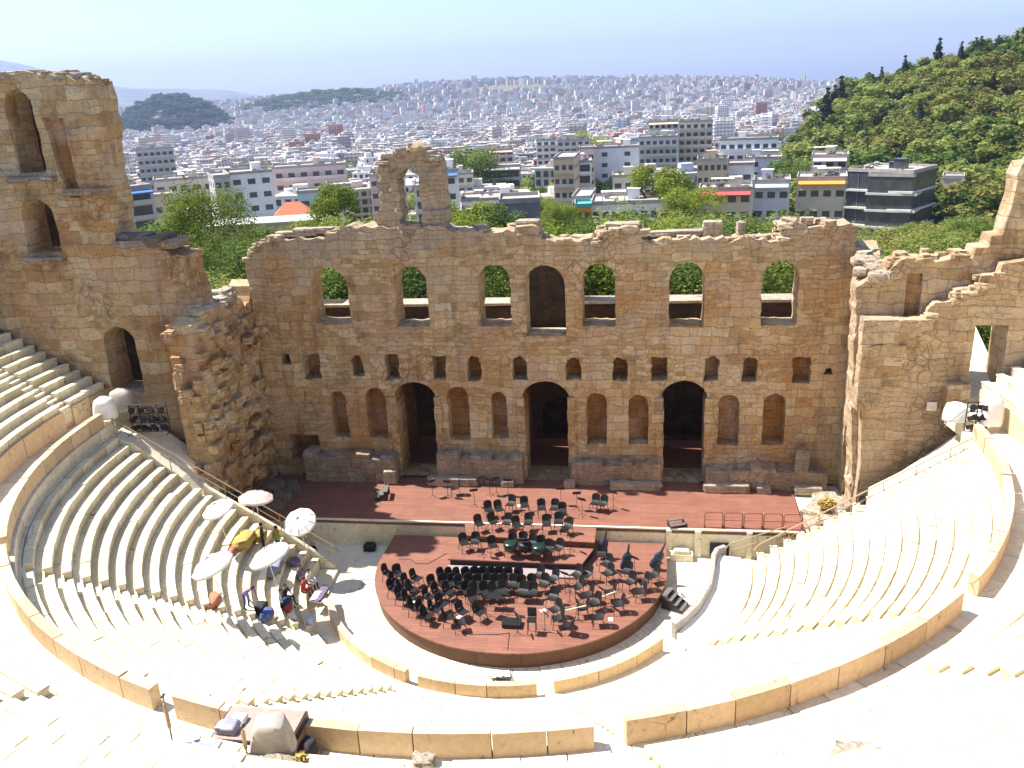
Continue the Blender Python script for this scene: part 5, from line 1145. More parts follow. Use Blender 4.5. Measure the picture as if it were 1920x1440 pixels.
treeproto('win_a', 'leafy_tree', 'bright', 1, .8, 60, 34000, .0075, 25); treeproto('win_b', 'pine_tree', 'pine', 1, .9, 60, 34000, .0075, 26); treeproto('win_c', 'olive_tree', 'olive', 1, 1.1, 60, 34000, .008, 27)
treeproto('cyp', 'cypress_tree', 'cypress', 1, .2, 22, 1500, .026, 8, 'col')
FARK = (('f_olive', 'olive_tree', 'olive', 1, 1.3, 18, 1700, .055, 11), ('f_olive2', 'olive_tree', 'olive', 1, 1.2, 18, 1700, .055, 12), ('f_pine', 'pine_tree', 'pine', 1, 1.1, 18, 1700, .053, 13), ('f_pine2', 'pine_tree', 'pine', 1, .95, 18, 1700, .053, 14), ('f_dry', 'olive_tree', 'dry', 1, 1.3, 17, 1500, .058, 15))
for a in FARK: treeproto(*a, base=.12)
treeproto('f_cyp', 'cypress_tree', 'cypress', 1, .19, 14, 420, .045, 16, 'col')
def tree(key, x, y, h, label, group=None, wide=1.0, z=None):
    kind, cm, tm = TREE[key]; z = ground_z(x, y) if z is None else z
    r = thing(kind, label, kind.split('_')[0]+' tree' if kind != 'leafy_tree' else 'tree', (x, y, z), RNG.uniform(0, 6.28), group); r.scale = (h*wide, h*wide, h)
    link('crown', cm, r); link('trunk', tm, r); return r
# behind the stage wall, seen over it and through its windows
for x, y, h, k, lb in ((-12.5, 15, 15.5, 'win_b', 'dark pine seen through the leftmost upper window'), (-7.5, 16, 15.5, 'win_b', 'green tree seen through the second upper window from the left'), (-2.4, 17, 16, 'win_a', 'yellow green tree seen through the third upper window'), (4.0, 17, 15.5, 'win_a', 'green tree seen through the window right of the central arch'), (10.5, 15, 15.2, 'win_b', 'dense green tree seen through the fifth upper window'), (15.5, 15, 15.2, 'win_c', 'grey green tree seen through the rightmost upper window'), (.8, 20, 14, 'olive_b', 'olive tree behind the central arch'), (-17, 17, 13.5, 'pine_a', 'pine behind the left end of the stage wall'), (20.5, 15, 14.5, 'win_c', 'olive tree behind the right end of the stage wall'), (7.2, 21, 15, 'bright_b', 'leafy tree between the right windows')):
    tree(k, x, y, h, lb)
def at(u, d, dz=0):    # azimuth of image column u -> ground point at distance d (layout help only)
    a = math.atan((u-977)/FPX)-YAW; return CAM[0]+d*sin(a), CAM[1]+d*cos(a)
def T(key, u, d, v, lb, wide=1.0, group=None):
    x, y = at(u, d); ztop = CAM[2]-(v-(213-.049*u))/FPX*d      # crown top seen at image row v
    return tree(key, x, y, max(3.0, (ztop-ground_z(x, y))*1.04), lb, group, wide)
T('win_a', 416, 88, 340, 'tall yellow green tree between the tower and the stage wall', .8)
T('win_b', 455, 80, 430, 'dark pine right of the tall yellow green tree', .9)
T('pine_b', 345, 92, 398, 'dark green pine right of the tower, behind the broken wall', 1.1)
T('pine_a', 300, 98, 405, 'broad dark pine rising behind the tower edge', 1.0)
T('pine_a', 245, 100, 408, 'dark pine half hidden by the tower', 1.1)
T('win_c', 400, 66, 500, 'round olive tree just behind the broken left wall', 1.05)
T('win_c', 470, 66, 512, 'small olive tree against the left end of the stage wall')
T('pine_b', 505, 75, 452, 'slim pine beside the left corner of the stage wall', .7)
T('bright_a', 668, 120, 335, 'yellow green tree left of the arch remnant', .6)
T('bright_b', 630, 112, 398, 'low leafy tree left of the arch remnant', .8)
T('cyp', 768, 100, 350, 'dark cypress standing within the arch remnant')
T('olive_a', 745, 105, 402, 'grey green tree within the arch remnant')
T('bright_b', 880, 118, 395, 'leafy tree right of the arch remnant', 1.2)
T('bright_a', 910, 125, 370, 'tall leafy tree before the grey box house', 1.0)
T('pine_b', 965, 122, 388, 'dark green tree between the grey house and the beige wall', .9)
T('bright_a', 1265, 200, 303, 'big yellow green tree beside the white villa', 1.1)
T('bright_b', 1325, 190, 338, 'yellow green tree at the right end of the white villa')
T('pine_b', 1500, 275, 286, 'dark round tree among the houses at right', 1.1)
T('cyp', 1443, 112, 374, 'dark cypress standing before the low houses')
T('bright_b', 1120, 150, 422, 'small bush like tree left of the white villa')
T('bright_b', 1130, 420, 246, 'yellow green tree standing in the city beyond the villa')
T('pine_a', 920, 330, 276, 'dark green tree left of the roof terrace house')
AVE = [(165, 1092), (200, 1070), (250, 1048), (320, 1027), (420, 1010), (540, 1002)]
for k in range(38):
    d = 165+k*9.5; u = interp(d, AVE)+(9 if k % 2 else -7)*165/d
    x, y = at(u, d); tree(('bright_b', 'bright_a', 'olive_b')[k % 3], x, y, RNG.uniform(8.5, 11.0), 'green street tree in the straight avenue running into the city', 'trees of the avenue', .55)
rr = random.Random(12)
for i in range(26):   # hedge of shrubs and low trees beyond the right half of the wall
    u = lerp(1185, 1600, i/25)+rr.uniform(-8, 8); d = rr.uniform(85, 135)
    x, y = at(u, d); tree(rr.choice(('olive_a', 'olive_b', 'pine_a', 'bright_b')), x, y, max(5, CAM[2]-(rr.uniform(386, 418)-(213-.049*u))/FPX*d-ground_z(x, y)), 'low bushy tree in the green belt beyond the right half of the wall', 'trees beyond the right half of the wall', 1.1)
for i in range(36):   # olive grove right of the stage wall
    u = rr.uniform(1570, 1930); d = 62+110*(i/36)
    x, y = at(u, d); tree(rr.choice(('olive_a', 'olive_b', 'olive_a', 'dry_a', 'pine_a')), x, y, rr.choice((rr.uniform(3.5, 5), rr.uniform(5, 6.5), rr.uniform(6.5, 8.5))), 'grey green olive tree in the grove behind the right wing wall', 'olive trees behind the right wing wall', 1.05)
for i in range(14):
    u = lerp(960, 830, i/13); d = rr.uniform(100, 140); x, y = at(u, d); tree(rr.choice(('bright_b', 'olive_a', 'pine_a')), x, y, rr.uniform(5, 7.5), 'low bushy tree just beyond the middle of the wall', 'trees beyond the middle of the wall', 1.2)
for i in range(12):
    u = rr.uniform(215, 640); d = rr.uniform(105, 150); x, y = at(u, d); tree(rr.choice(('pine_a', 'pine_b', 'olive_a')), x, y, rr.uniform(6, 9), 'dark green tree beyond the broken left wall', 'trees beyond the left wall', 1.1)
# wooded hill at the right
cand = []
for i in range(2400):
    az = rr.uniform(8.6, 26); d = rr.uniform(205, 470)
    if rr.random() > d/470 or hill_h(d, az) < (3.0 if d > 330 else .6): continue
    x, y = polar(az, d)
    if noise.noise(Vector((x*.035, y*.035, 7))) > .36: continue
    if any((x-a)**2+(y-b_)**2 < (2.8+d*.004)**2 for a, b_, _ in cand): continue
    if az < 18.6 and d < 245: continue
    cand.append((x, y, d))
cand.sort(key=lambda c: c[2])
def hill_kind(x, y, r_):
    n = noise.noise(Vector((x*.02, y*.02, 2)))
    if n > .25: return 'f_dry' if r_ < .5 else 'f_olive'
    return ('f_olive', 'f_olive2', 'f_pine', 'f_pine2')[int(r_*4) % 4]
rest = []
for i, (x, y, d) in enumerate(cand):
    h = rr.choice((rr.uniform(4, 7), rr.uniform(6, 9), rr.uniform(9, 12.5))); k = hill_kind(x, y, rr.random())
    if i < 290:
        nm = {'f_dry': ('brownish olive tree on the wooded hillside at right', 'brownish trees on the right hill'), 'f_olive': ('grey green olive tree on the wooded hillside at right', 'olive trees on the right hill'), 'f_olive2': ('grey green olive tree on the wooded hillside at right', 'olive trees on the right hill'), 'f_pine': ('green pine on the wooded hillside at right', 'pines on the right hill'), 'f_pine2': ('green pine on the wooded hillside at right', 'pines on the right hill')}[k]
        tree(k, x, y, h, nm[0], nm[1], rr.uniform(.95, 1.25))
    else: rest.append((x, y, h, k))
def merged(name, lst, mats):
    """many tree crowns in one mesh, for what nobody could count"""
    V, Fc, MI, TT = [], [], [], []
    for x, y, h, k in lst:
        me = TREE[k][1]; a = rr.uniform(0, 6.28); ca, sa = cos(a), sin(a); z = ground_z(x, y); o = len(V)
        for v in me.vertices: V.append((x+(v.co.x*ca-v.co.y*sa)*h*1.1, y+(v.co.x*sa+v.co.y*ca)*h*1.1, z-.4+v.co.z*h))
        mi = mats.index(me.materials[0].name); off = rr.uniform(-.15, .15)
        for p, q in zip(me.polygons, me.attributes['tint'].data): Fc.append([i+o for i in p.vertices]); MI.append(mi); TT.append(q.value+off)
    me = bpy.data.meshes.new(name); me.from_pydata(V, [], Fc)
    for m_ in mats: me.materials.append(bpy.data.materials[m_])
    me.polygons.foreach_set('material_index', MI); at_ = me.attributes.new('tint', 'FLOAT', 'FACE'); at_.data.foreach_set('value', TT)
    return tag(link(name, me), kind='stuff')
LM = [MAT[k].name for k in ('olive', 'pine', 'dry', 'cypress')]
if rest: merged('far_hill_wood', rest, LM)
und = []
for i in range(900):
    az = rr.uniform(8.4, 26); d = rr.uniform(200, 470)
    if hill_h(d, az) < (3 if d > 330 else .6) or (az < 18.6 and d < 240): continue
    x, y = polar(az, d)
    if noise.noise(Vector((x*.035, y*.035, 7))) > .36: continue
    und.append((x, y, rr.uniform(2.2, 3.6), hill_kind(x, y, rr.random())))
merged('hill_undergrowth', und, LM)
CY_ = [(1640, 330, 9), (1735, 350, 10), (1705, 300, 8), (1822, 360, 10), (1870, 330, 9), (1600, 350, 8), (1780, 300, 8), (1565, 400, 15), (1578, 402, 14), (1590, 405, 15), (1610, 425, 9), (1660, 430, 9), (1700, 432, 10), (1757, 432, 12), (1797, 432, 9), (1822, 432, 9), (1830, 434, 9), (1893, 436, 8), (1905, 432, 10), (1645, 428, 8), (1735, 430, 7), (1860, 434, 8), (1475, 390, 9)]
for i, (u, d, h) in enumerate(CY_):
    x, y = at(u, d)
    tree('f_cyp', x, y, h*1.45, 'dark cypress among the trees on the slope of the wooded hill' if i < 7 else 'tall dark cypress of the trio at the left end of the hill' if i < 10 else 'thin dark cypress standing on the crest of the wooded hill', 'cypresses on the hill slope' if i < 7 else 'trio of cypresses' if i < 10 else 'cypresses on the hill crest')
for i in range(46):     # trees on the crest line
    u = lerp(1535, 1925, i/45); x, y = at(u, rr.uniform(424, 450)); tree(rr.choice(('f_pine', 'f_olive', 'f_pine2')), x, y, rr.uniform(5, 8), 'rounded tree along the crest of the wooded hill', 'trees along the hill crest')

# ------------------------------------------------------------------ houses near the theatre
def house(name, label, u0, u1, D, z0, z1, depth, floors, wallm, roof='roofslab', rot=0.0, style='balcony', awn=None, nwin=None, D1=None, extra=None):
    """u0,u1: left and right end as seen from the terrace; front faces the theatre"""
    xa, ya = at(u0, D); xb, yb = at(u1, D1 or D); dx, dy = xb-xa, yb-ya; W = hypot(dx, dy); a = atan2(dy, dx)+rot
    r = thing(name, label, 'building', ((xa+xb)/2, (ya+yb)/2, z0), a)
    H = z1-z0; base = -10
    m = MB(); m.b2(-W/2, W/2, 0, depth, base, H); m.build('wall', wallm, r)
    m = MB(); m.b2(-W/2-.15, W/2+.15, -.15, depth+.15, H+.003, H+.22); t_ = .25
    for q in ((-W/2-.1, W/2+.1, -.1, .1), (-W/2-.1, W/2+.1, depth-.1, depth+.1), (-W/2-.1, -W/2+.1, .1, depth-.1), (W/2-.1, W/2+.1, .1, depth-.1)): m.b2(q[0], q[1], q[2], q[3], H+.223, H+.8)
    rf = m.build('roof', roof, r)
    hr = random.Random(int(u0*7+D))
    if W > 8:
        m = MB(); x = hr.uniform(-W*.25, W*.25); m.b2(x-1.3, x+1.3, depth*.5, depth*.5+2.6, H+.22, H+2.4); m.b2(x-1.5, x+1.5, depth*.5-.2, depth*.5+2.8, H+2.4, H+2.55); m.build('stair_house', wallm, rf)
        for k in range(hr.randint(1, 3)):
            m = MB(); x = hr.uniform(-W*.42, W*.42); y = hr.uniform(1, depth-1.5); m.tube((x-.5, y, H+1.25), (x+.5, y, H+1.25), .28, n=8); m.box((x, y+.7, H+.8), (1.8, .9, .06), rot=Matrix.Rotation(R(-35), 3, 'X')); m.b2(x-.5, x+.5, y-.1, y+.1, H+.225, H+1.1); m.build('solar_heater', 'steel', rf)
        for k in range(hr.randint(2, 4)):       # roof plants in tubs
            m = MB(); x = hr.uniform(-W*.46, W*.46); y = hr.choice((.5, hr.uniform(.5, depth-.6))); m.b2(x-.35, x+.35, y-.2, y+.2, H+.225, H+.6, 1)
            for q in range(45):
                c = Vector((x+hr.gauss(0, .3), y+hr.gauss(0, .22), H+.62+abs(hr.gauss(0, .4)))); q3 = Matrix.Rotation(hr.uniform(0, 6), 3, 'Z') @ Matrix.Rotation(hr.uniform(-1.3, 1.3), 3, 'X')
                m.add([c+q3 @ Vector(w_) for w_ in ((-.22, 0, 0), (0, -.12, 0), (.22, 0, 0), (0, .12, 0))], [(0, 1, 2, 3)], 0, hr.random())
            m.build('roof_plant', ['pine', 'terracotta'], rf)
        m = MB(); x = hr.uniform(-W*.4, W*.4); m.tube((x, depth*.6, H+.2), (x, depth*.6, H+3.4), .04, n=4); m.tube((x-.6, depth*.6, H+3.1), (x+.6, depth*.6, H+3.1), .03, n=4); m.tube((x-.4, depth*.6, H+2.7), (x+.4, depth*.6, H+2.7), .03, n=4); m.build('aerial', 'darkmetal', rf)
        if hr.random() < .6:
            m = MB(); x = hr.uniform(-W*.3, W*.3); pw = min(2.4, W*.3)
            for sx in (-pw, pw):
                for sy in (1.0, 3.6): m.b2(x+sx-.08, x+sx+.08, sy-.08, sy+.08, H+.225, H+2.5)
            m.b2(x-pw-.3, x+pw+.3, .7, 3.9, H+2.503, H+2.62, 1); m.build('pergola', ['whitepaint', hr.choice(('pc', 'pg', 'tile', 'pw'))], rf)
    fh = H/floors; n = nwin or max(2, int(W/2.6))
    for f in range(floors):
        zf = f*fh
        if style in ('balcony', 'strip'):
            m = MB(); m.b2(-W/2+.1, W/2-.1, -1.3, -.003, zf-.1, zf+.08); m.build('balcony_slab', wallm if style == 'balcony' else 'pg', r)
            m = MB(); m.b2(-W/2+.1, W/2-.1, -1.3, -1.22, zf+.083, zf+1.0); m.build('balcony_railing', wallm if hr.random() < .6 else 'pg', r)
        if style == 'bands':
            m = MB(); m.b2(-W/2-.5, W/2+.5, -.9, depth+.3, zf-.35, zf+.12); m.build('floor_band', 'pg', r)
            for k in range(1, 6):
                m = MB(); x = -W/2+k*W/6; m.b2(x-.06, x+.06, -.12, -.004, zf+.123, zf+fh-.36); m.build('mullion', 'pd', r)
            continue
        if style == 'strip':
            m = MB(); m.b2(-W/2+.6, W/2-.6, -.05, -.004, zf+.3, zf+fh-.5); m.build('window_band', 'glass', r); continue
        for k in range(n):
            x = -W/2+(k+.5)*W/n; ww = min(2.1, W/n*.62)
            q = MB(); q.b2(x-ww/2, x+ww/2, -.06, -.004, zf+(.25 if style == 'balcony' else .9), zf+min(fh-.5, 2.4)); wn_ = q.build('window', 'glass', r)
            q = MB(); q.b2(x-ww/2-.1, x+ww/2+.1, -.10, -.003, zf+min(fh-.5, 2.4)+.003, zf+min(fh-.5, 2.4)+.12); q.build('lintel', wallm, wn_)
        for s_ in (-1, 1):     # side windows
            for k in range(max(1, int(depth/4))):
                y = (k+.5)*depth/max(1, int(depth/4)); q = MB(); X = s_*(W/2+.03)
                q.b2(X-.03, X+.03, y-.6, y+.6, zf+.9, zf+min(fh-.5, 2.3)); q.build('window', 'glass', r)
    if awn:
        m = MB(); m.add([(-W/2+.4, -.05, H-.25), (W/2-.4, -.05, H-.25), (W/2-.4, -1.9, H-.85), (-W/2+.4, -1.9, H-.85), (W/2-.4, -1.9, H-1.15), (-W/2+.4, -1.9, H-1.15)], [(0, 1, 2, 3), (3, 2, 4, 5)]); m.build('awning', awn, r)
    return r
house('modern_building', 'dark glass modern building with white floor bands at right', 1615, 1735, 228, -11.5, 1.0, 14, 3, 'glass', style='bands', D1=222)
house('modern_building', 'dark glazed side wing of the modern building facing right', 1737, 1765, 222, -11.5, .2, 10, 3, 'glass', style='bands', D1=240)
house('apartment_house', 'cream house with an orange awning and tall dark windows', 1520, 1613, 229, -11, -1.0, 12, 2, 'pc', style='window', awn='orangeawn', nwin=4)
house('apartment_house', 'pale lilac house with a blue blind and a red roof box', 1440, 1508, 219, -9.5, -.5, 11, 2, 'pv', style='window', awn='lavawn', nwin=3)
house('low_house', 'low cream house with a red canopy left of the lilac house', 1340, 1438, 214, -9, -1.5, 10, 2, 'pc', style='window', awn='redawn', nwin=4)
house('white_villa', 'long low white villa with a row of tall windows', 1140, 1302, 190, -4.9, -1.0, 13, 1, 'pw', style='window', nwin=9)
house('apartment_house', 'white apartment block with long balconies at right of centre', 1375, 1482, 330, -17, 2.2, 12, 5, 'pw')
house('apartment_house', 'blank lilac white house standing before the white balcony block', 1425, 1490, 300, -15, -2, 12, 4, 'pv', style='window', nwin=2)
house('apartment_house', 'tall grey balcony apartment block right of centre', 1300, 1362, 385, -20, 6.5, 14, 8, 'pc')
house('apartment_house', 'lower grey white terraced block left of the tall balcony block', 1228, 1298, 372, -20, 1.5, 14, 6, 'pg')
house('apartment_house', 'broad cream block with a flat brown canopy behind the terraced block', 1245, 1310, 420, -20, 5.5, 14, 7, 'pw', awn='pt')
house('apartment_house', 'ribbed tan house behind the big yellow green tree', 1335, 1392, 262, -13, 1.2, 10, 4, 'pt', style='window', nwin=5)
house('apartment_house', 'plain white house with two small windows and a bright wall', 1145, 1228, 330, -18, 1.0, 12, 5, 'pw', style='window', nwin=2)
house('terrace_house', 'house with a covered roof terrace left of the avenue', 925, 1012, 330, -18, -4, 12, 3, 'pg', style='strip', awn='pg')
house('apartment_house', 'white and grey corner house right of the arch remnant', 838, 898, 230, -12, 4.0, 14, 4, 'pw', style='window', nwin=2, awn='blueawn')
house('apartment_house', 'grey house with glazed balconies hugging the white corner house', 815, 838, 228, -12, .5, 9, 4, 'pg', style='strip')
house('box_house', 'plain dark grey box house just behind the wall', 970, 1045, 135, -5, 7.0, 8, 2, 'pd', style='blank')
house('box_house', 'low beige round walled house left of the dark box', 898, 945, 138, -4, 5.2, 7, 2, 'ps', style='blank')
house('corner_shop', 'pale house with orange awnings at the far left, beside the tower', 208, 288, 215, -5, 5.2, 11, 3, 'pp', rot=.32, awn='orangeawn')
house('corner_shop', 'house with blue awnings next to the orange awning house', 290, 338, 224, -5, 5.6, 10, 3, 'pg', rot=.32, style='strip', awn='blueawn')
house('apartment_house', 'tall grey white house left of the centre with few windows', 480, 560, 262, -11, 4.2, 14, 4, 'pw', rot=.12, style='window', nwin=3)
house('apartment_house', 'brownish grey blank gable beside the tall grey white house', 452, 482, 258, -11, 4.0, 14, 4, 'ps', rot=.12, style='blank')
house('low_house', 'pale blue house with two windows left of the arch remnant', 600, 652, 232, -8, .6, 8, 2, 'pb', style='window', nwin=2)
house('apartment_house', 'cream flat roofed house above the tall yellow tree', 342, 452, 285, -10, 2.0, 12, 3, 'pc', style='window', nwin=5)
house('apartment_house', 'pinkish white house left of the arch remnant', 560, 695, 305, -14, 1.8, 13, 4, 'pp', nwin=6)
house('office_building', 'glassy green grey office block in the left city', 320, 388, 450, -22, 4.2, 16, 7, 'pg', style='balcony')
house('apartment_house', 'cream house lining the right side of the avenue, nearest', 1104, 1138, 205, -11, -1.5, 16, 3, 'pc', rot=-.1, nwin=3)
house('apartment_house', 'peach house lining the right side of the avenue, farther', 1072, 1110, 270, -14, 2.5, 22, 4, 'pt', rot=-.1, nwin=3)
house('terrace_house', 'white house with a dark pergola right of the avenue', 1084, 1142, 290, -15, -.5, 14, 4, 'pw', style='strip')
house('apartment_house', 'pink white balcony house right of the pergola house', 1120, 1148, 320, -16, 1.8, 12, 4, 'pp')
house('low_house', 'white house left of the avenue with a pale terrace', 900, 1010, 235, -11, -4.5, 14, 2, 'pw', style='window', nwin=6)
house('apartment_house', 'pale house with a cream canopy below the wooded hill', 1545, 1612, 262, -13, 1.5, 12, 4, 'pp', awn='pc')
house('teal_roof_kiosk', 'small kiosk with a teal roof at the left end of the villa', 1110, 1140, 187, -8, -1.0, 8, 2, 'orangeawn', roof='tealawn', style='window', nwin=2)
house('low_house', 'small pinkish villa at the foot of the hill at far right', 1790, 1830, 250, -9, -3.2, 8, 1, 'pp', style='window', nwin=2)
for nm, lb, u0, u1, D, z1, fl, wm, stl in (('apartment_house', 'cream house with balconies behind the pink white house at left', 500, 560, 340, 1.0, 5, 'pc', 'balcony'), ('apartment_house', 'white balcony house between the blue house and the arch remnant', 655, 700, 262, -1.2, 3, 'pw', 'balcony'), ('apartment_house', 'grey tan house just right of the far left awning houses', 335, 372, 262, -.2, 3, 'pt', 'window'), ('apartment_house', 'cream balcony house beyond the white corner house', 850, 925, 290, -2.5, 4, 'pc', 'balcony'), ('apartment_house', 'pale house with a brown canopy beyond the roof terrace house', 935, 1000, 385, -1.5, 5, 'pp', 'balcony'), ('apartment_house', 'white block beyond the avenue, right of its far end', 1042, 1090, 400, .5, 6, 'pw', 'balcony'), ('apartment_house', 'grey block with balconies behind the peach house', 1080, 1140, 380, 1.2, 6, 'pg', 'balcony'), ('apartment_house', 'cream house left of the big yellow green tree by the villa', 1180, 1240, 270, -3.5, 3, 'pc', 'balcony'), ('apartment_house', 'white balcony house behind the low cream house with the red canopy', 1390, 1440, 268, -.8, 3, 'pw', 'balcony'), ('apartment_house', 'pinkish house seen through the opening of the arch remnant', 735, 800, 280, -.5, 4, 'pp', 'balcony')):
    house(nm, lb, u0, u1, D, -16, z1, 11, fl, wm, style=stl, awn='pt' if 'brown canopy' in lb else None)
# long low tan wall and red roof behind the left wall
lw = thing('low_wall_house', 'long low tan building with a flat roof behind the left trees', 'building', (*at(530, 140), 0), R(14))
m = MB(); m.b2(-9, 9, 0, 7, -3, 5.6); m.build('wall', 'pt', lw)
m = MB(); m.b2(-9.3, 9.3, -.3, 7.3, 5.603, 5.95); m.build('roof', 'ps', lw)
tr_ = thing('tiled_roof_house', 'small house with an orange red tiled roof left of the arch remnant', 'building', (*at(590, 160), 0), R(20))
m = MB(); m.b2(-3, 3, -2.5, 2.5, -4, 4.6); m.build('wall', 'pc', tr_)
m = MB(); m.add([(-3.4, -2.9, 4.61), (3.4, -2.9, 4.61), (3.4, 2.9, 4.61), (-3.4, 2.9, 4.61), (-1.2, 0, 6.6), (1.2, 0, 6.6)], [(0, 1, 5, 4), (1, 2, 5), (2, 3, 4, 5), (3, 0, 4), (3, 2, 1, 0)]); m.build('roof', 'tile', tr_)
# ------------------------------------------------------------------ the city
def block_mesh(name, W, D, H, style, seed):
    m = MB(); rr_ = random.Random(seed); fl = max(3, round(H/3.1)); fh = H/fl
    m.b2(-W/2, W/2, -D/2, D/2, -12, H, 0); m.b2(-W/2-.2, W/2+.2, -D/2-.2, D/2+.2, H+.003, H+.5, 0)
    m.b2(-W/2+.4, W/2-.4, -D/2+.4, D/2-.4, H+.503, H+.55, 2)
    x = rr_.uniform(-W*.2, W*.2); m.b2(x-2.2, x+2.2, -1.8, 2.2, H+.553, H+3.2, 0); m.b2(x+2.5, x+4, -1, .5, H+.553, H+1.6, 2)
    for k in range(3): xx = rr_.uniform(-W*.4, W*.4); yy = rr_.uniform(-D*.38, D*.38); m.b2(xx-.8, xx+.8, yy-.5, yy+.5, H+.553, H+rr_.uniform(1, 1.8), rr_.choice((0, 2, 1)))
    for f in range(fl):
        zf = f*fh
        for s_ in (-1, 1):
            if style % 2 == 0 or s_ < 0:
                bw_ = W*(.92 if style < 4 else .5); m.b2(-bw_/2, bw_/2, s_*(D/2+.65)-.65, s_*(D/2+.65)+.65, zf-.08, zf+.1, 0); m.b2(-bw_/2, bw_/2, s_*(D/2+1.26)-.05, s_*(D/2+1.26)+.05, zf+.103, zf+.95, 0 if style % 3 else 1)
            n = max(3, int(W/3))
            for k in range(n):
                x = -W/2+(k+.5)*W/n; ww = W/n*.3; m.b2(x-ww, x+ww, s_*(D/2+.03)-.03, s_*(D/2+.03)+.03, zf+.3, zf+fh-.6, 1)
            n = max(2, int(D/3.5))
            for k in range(n):
                y = -D/2+(k+.5)*D/n
                if rr_.random() < .75: m.b2(s_*(W/2+.03)-.03, s_*(W/2+.03)+.03, y-.65, y+.65, zf+.8, zf+fh-.6, 1)
    if style in (3, 5): m.b2(-W/2+.5, W/2-.5, -D/2-1.9, -D/2-.003, H-.5, H-.38, 3)
    return m.mesh(name, ['plaster', 'glass', 'roofslab', 'redawn' if style == 3 else 'lavawn'])
PROTO = [block_mesh('city block', rr.uniform(11, 20), rr.uniform(10, 15), rr.uniform(11, 20), k % 6, k) for k in range(14)]
NEARH = [(math.degrees(atan2(o.location.x-CAM[0], o.location.y-CAM[1])), hypot(o.location.x-CAM[0], o.location.y-CAM[1])) for o in bpy.data.objects if o.get('category') == 'building']
CL = [('nearer', 420), ('middle', 620), ('farther', 5000)]
cnt = 0; far = []
for ring in range(400):
    D = 262*(1.0115**ring)
    if D > 3900: break
    if D < 1000: step = 23/D
    else: step = lerp(25, 34, (D-1000)/2900)/D
    if ring % max(1, int(22/(D*.0115))) and D < 1900: continue
    a = -44+rr.uniform(0, math.degrees(step))
    while a < (19 if D > 470 else 8.3 if D > 330 else 6.5):
        az = a+rr.uniform(-.3, .3)*math.degrees(step); a += math.degrees(step)*rr.uniform(.85, 1.25)
        d = D*(1+rr.uniform(-.004, .004)); x, y = polar(az, d)
        if hill_h(d, az) > 1.5 or (d < 470 and az > 8.5): continue
        if abs(noise.noise(Vector((x*.004, y*.004, 4)))) < .035: continue      # streets and squares
        if d < 520 and abs((az+YAW*180/pi)-math.degrees(math.atan((interp(d, AVE)-977)/FPX))) < math.degrees(7/d): continue
        if d < 480 and any(abs(az-na) < 1.15*300/nd_ and abs(d-nd_) < 19 for na, nd_ in NEARH): continue
        if cnt < 285 and -34 < az:
            cnt += 1; k = rr.randrange(14); o = link('apartment_block', PROTO[k]); o.location = (x, y, ground_z(x, y)-rr.uniform(0, 4)); o.rotation_euler.z = R(-az)+rr.choice((0, 0, pi/2, pi))+rr.uniform(-.35, .35)
            s_ = rr.uniform(.8, 1.1); o.scale = (s_, s_, s_*rr.uniform(.85, 1.15))
            side = 'left' if az < -17 else 'middle' if az < -2 else 'right'
            dist = 'nearest rows' if d < 400 else 'second distance' if d < 560 else 'farther rows'
            tag(o, 'pale flat roofed apartment block in the %s of the %s city' % (dist, side), 'building', 'apartment blocks in the %s of the %s city' % (dist, side))
        else: far.append((x, y, d, az))
m = MB(); rr = random.Random(99)
for x, y, d, az in far:
    W, Dp, H = rr.uniform(11, 22), rr.uniform(9, 16), rr.choice((9, 12, 15, 15, 18, 18, 21))*(1 if rr.random() > .03 else 1.7); z = ground_z(x, y); t_ = rr.random(); rz = R(-az)+rr.uniform(-.5, .5)
    if d > 2600 and noise.noise(Vector((x*.002, y*.002, 9))) > .18: continue
    m.box((x, y, z+H/2-6), (W, Dp, H+12), rz, 0, t_)
    m.box((x+rr.uniform(-3, 3), y+rr.uniform(-2, 2), z+H+1.2), (rr.uniform(3, 5), rr.uniform(3, 4), 2.6), rz, 0, min(.99, t_+rr.uniform(-.1, .1)))
    if d < 1900:
        for f in range(1, int(H/3)): m.box((x, y, z+f*3.05), (W+2.2, Dp+1.8, .25), rz, 0, t_)
        m.box((x+rr.uniform(-4, 4), y+rr.uniform(-3, 3), z+H+.7), (rr.uniform(1, 2), rr.uniform(1, 2), 1.4), rz, 0, rr.random())
tag(m.build('far_city_blocks', 'farplaster'), kind='stuff')
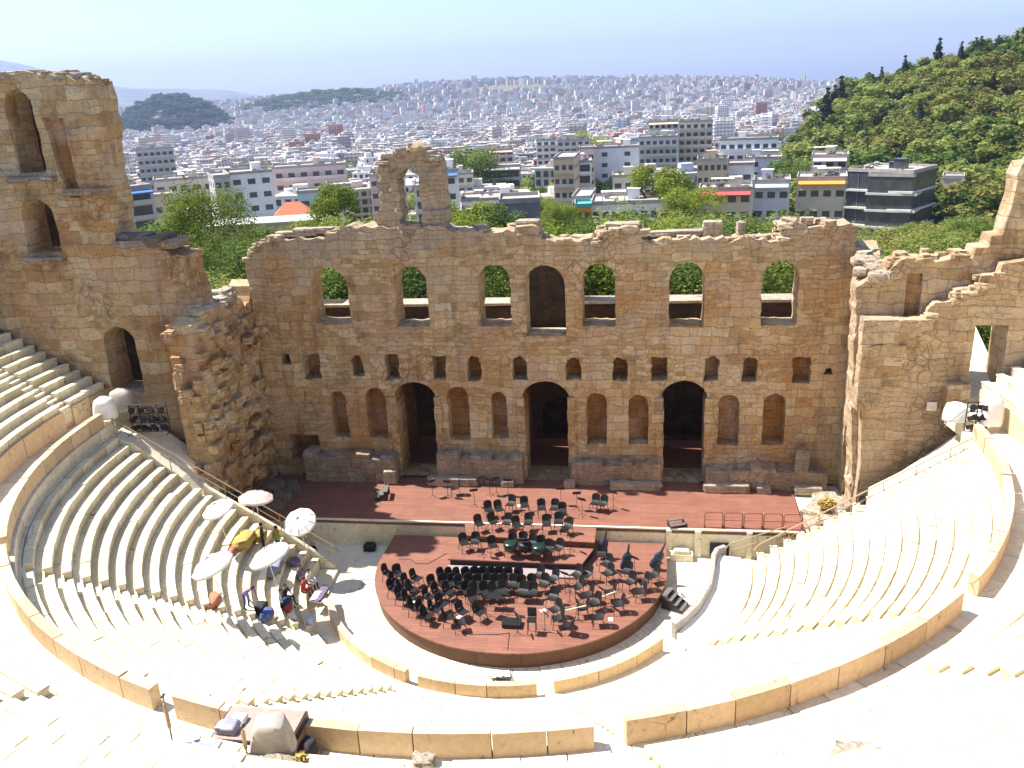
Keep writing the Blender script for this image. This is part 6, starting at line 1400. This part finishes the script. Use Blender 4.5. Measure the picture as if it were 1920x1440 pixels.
# trees scattered between the far houses, and wooded knolls on the skyline
sc_ = []
for i in range(700):
    az = rr.uniform(-40, 14); d = 300*(12**rr.random())
    if (az > 8 and d < 520) or d > 2700: continue
    x, y = polar(az, d); sc_.append((x, y, rr.uniform(8, 14), rr.choice(('f_pine', 'f_pine2', 'f_olive'))))
merged('city_greenery', sc_, LM)
def knoll(name, az0, az1, D, hgt, n, sz):
    L = []; cmesh = MB()
    mb = MB(); N = 16
    def kz(u, v_): return hgt*max(0, 1-(u*u+v_*v_))**1.0
    for j in range(N+1):
        for i in range(N+1):
            u, v_ = i/N*2-1, j/N*2-1; az = lerp(az0, az1, i/N); x, y = polar(az, D+v_*260); mb.v.append((x, y, ground_z(x, y)-3+kz(u, v_)))
    for j in range(N):
        for i in range(N): mb.f.append([j*(N+1)+i, j*(N+1)+i+1, (j+1)*(N+1)+i+1, (j+1)*(N+1)+i])
    mb.mi = [0]*len(mb.f); mb.t = [.5]*len(mb.f); tag(mb.build('hill', 'mount', smooth=True), kind='structure')
    V, Fc, TT, MI = [], [], [], []
    for i in range(n):
        u, v_ = rr.uniform(-1, 1), rr.uniform(-1, .5)
        if u*u+v_*v_ > 1: continue
        az = lerp(az0, az1, (u+1)/2); x, y = polar(az, D+v_*260); z = ground_z(x, y)-3+kz(u, v_); L.append((x, y, z))
    for x, y, z in L:
        me = TREE[rr.choice(('f_pine', 'f_pine2'))][1]; o = len(V); h = sz*rr.uniform(.7, 1.2)
        for v in me.vertices: V.append((x+v.co.x*h*1.3, y+v.co.y*h*1.3, z-1+v.co.z*h))
        for p in me.polygons: Fc.append([i+o for i in p.vertices])
    me = bpy.data.meshes.new(name); me.from_pydata(V, [], Fc); me.materials.append(MAT['pine']); at_ = me.attributes.new('tint', 'FLOAT', 'FACE'); at_.data.foreach_set('value', [rr.uniform(.15, .55) for _ in Fc])
    tag(link(name, me), kind='stuff')
knoll('far_wood', -32.4, -25.8, 2500, 76, 260, 22)
knoll('far_ridge_wood', -25.4, -15.0, 3100, 36, 240, 20)

# ------------------------------------------------------------------ haze
m, t, b = newmat('haze'); t.nodes.remove(b)
vp = nd(t, 'VolumePrincipled'); vp.inputs['Color'].default_value = (0.39, 0.49, 0.80, 1); vp.inputs['Density'].default_value = 0.000105; vp.inputs['Anisotropy'].default_value = 0.25
t.links.new(vp.outputs[0], t.nodes['Material Output'].inputs['Volume']); MAT['haze'] = m
z = MB(); z.b2(-13400, 13400, -13400, 13400, -92, 570); tag(z.build('haze', 'haze'), kind='stuff')
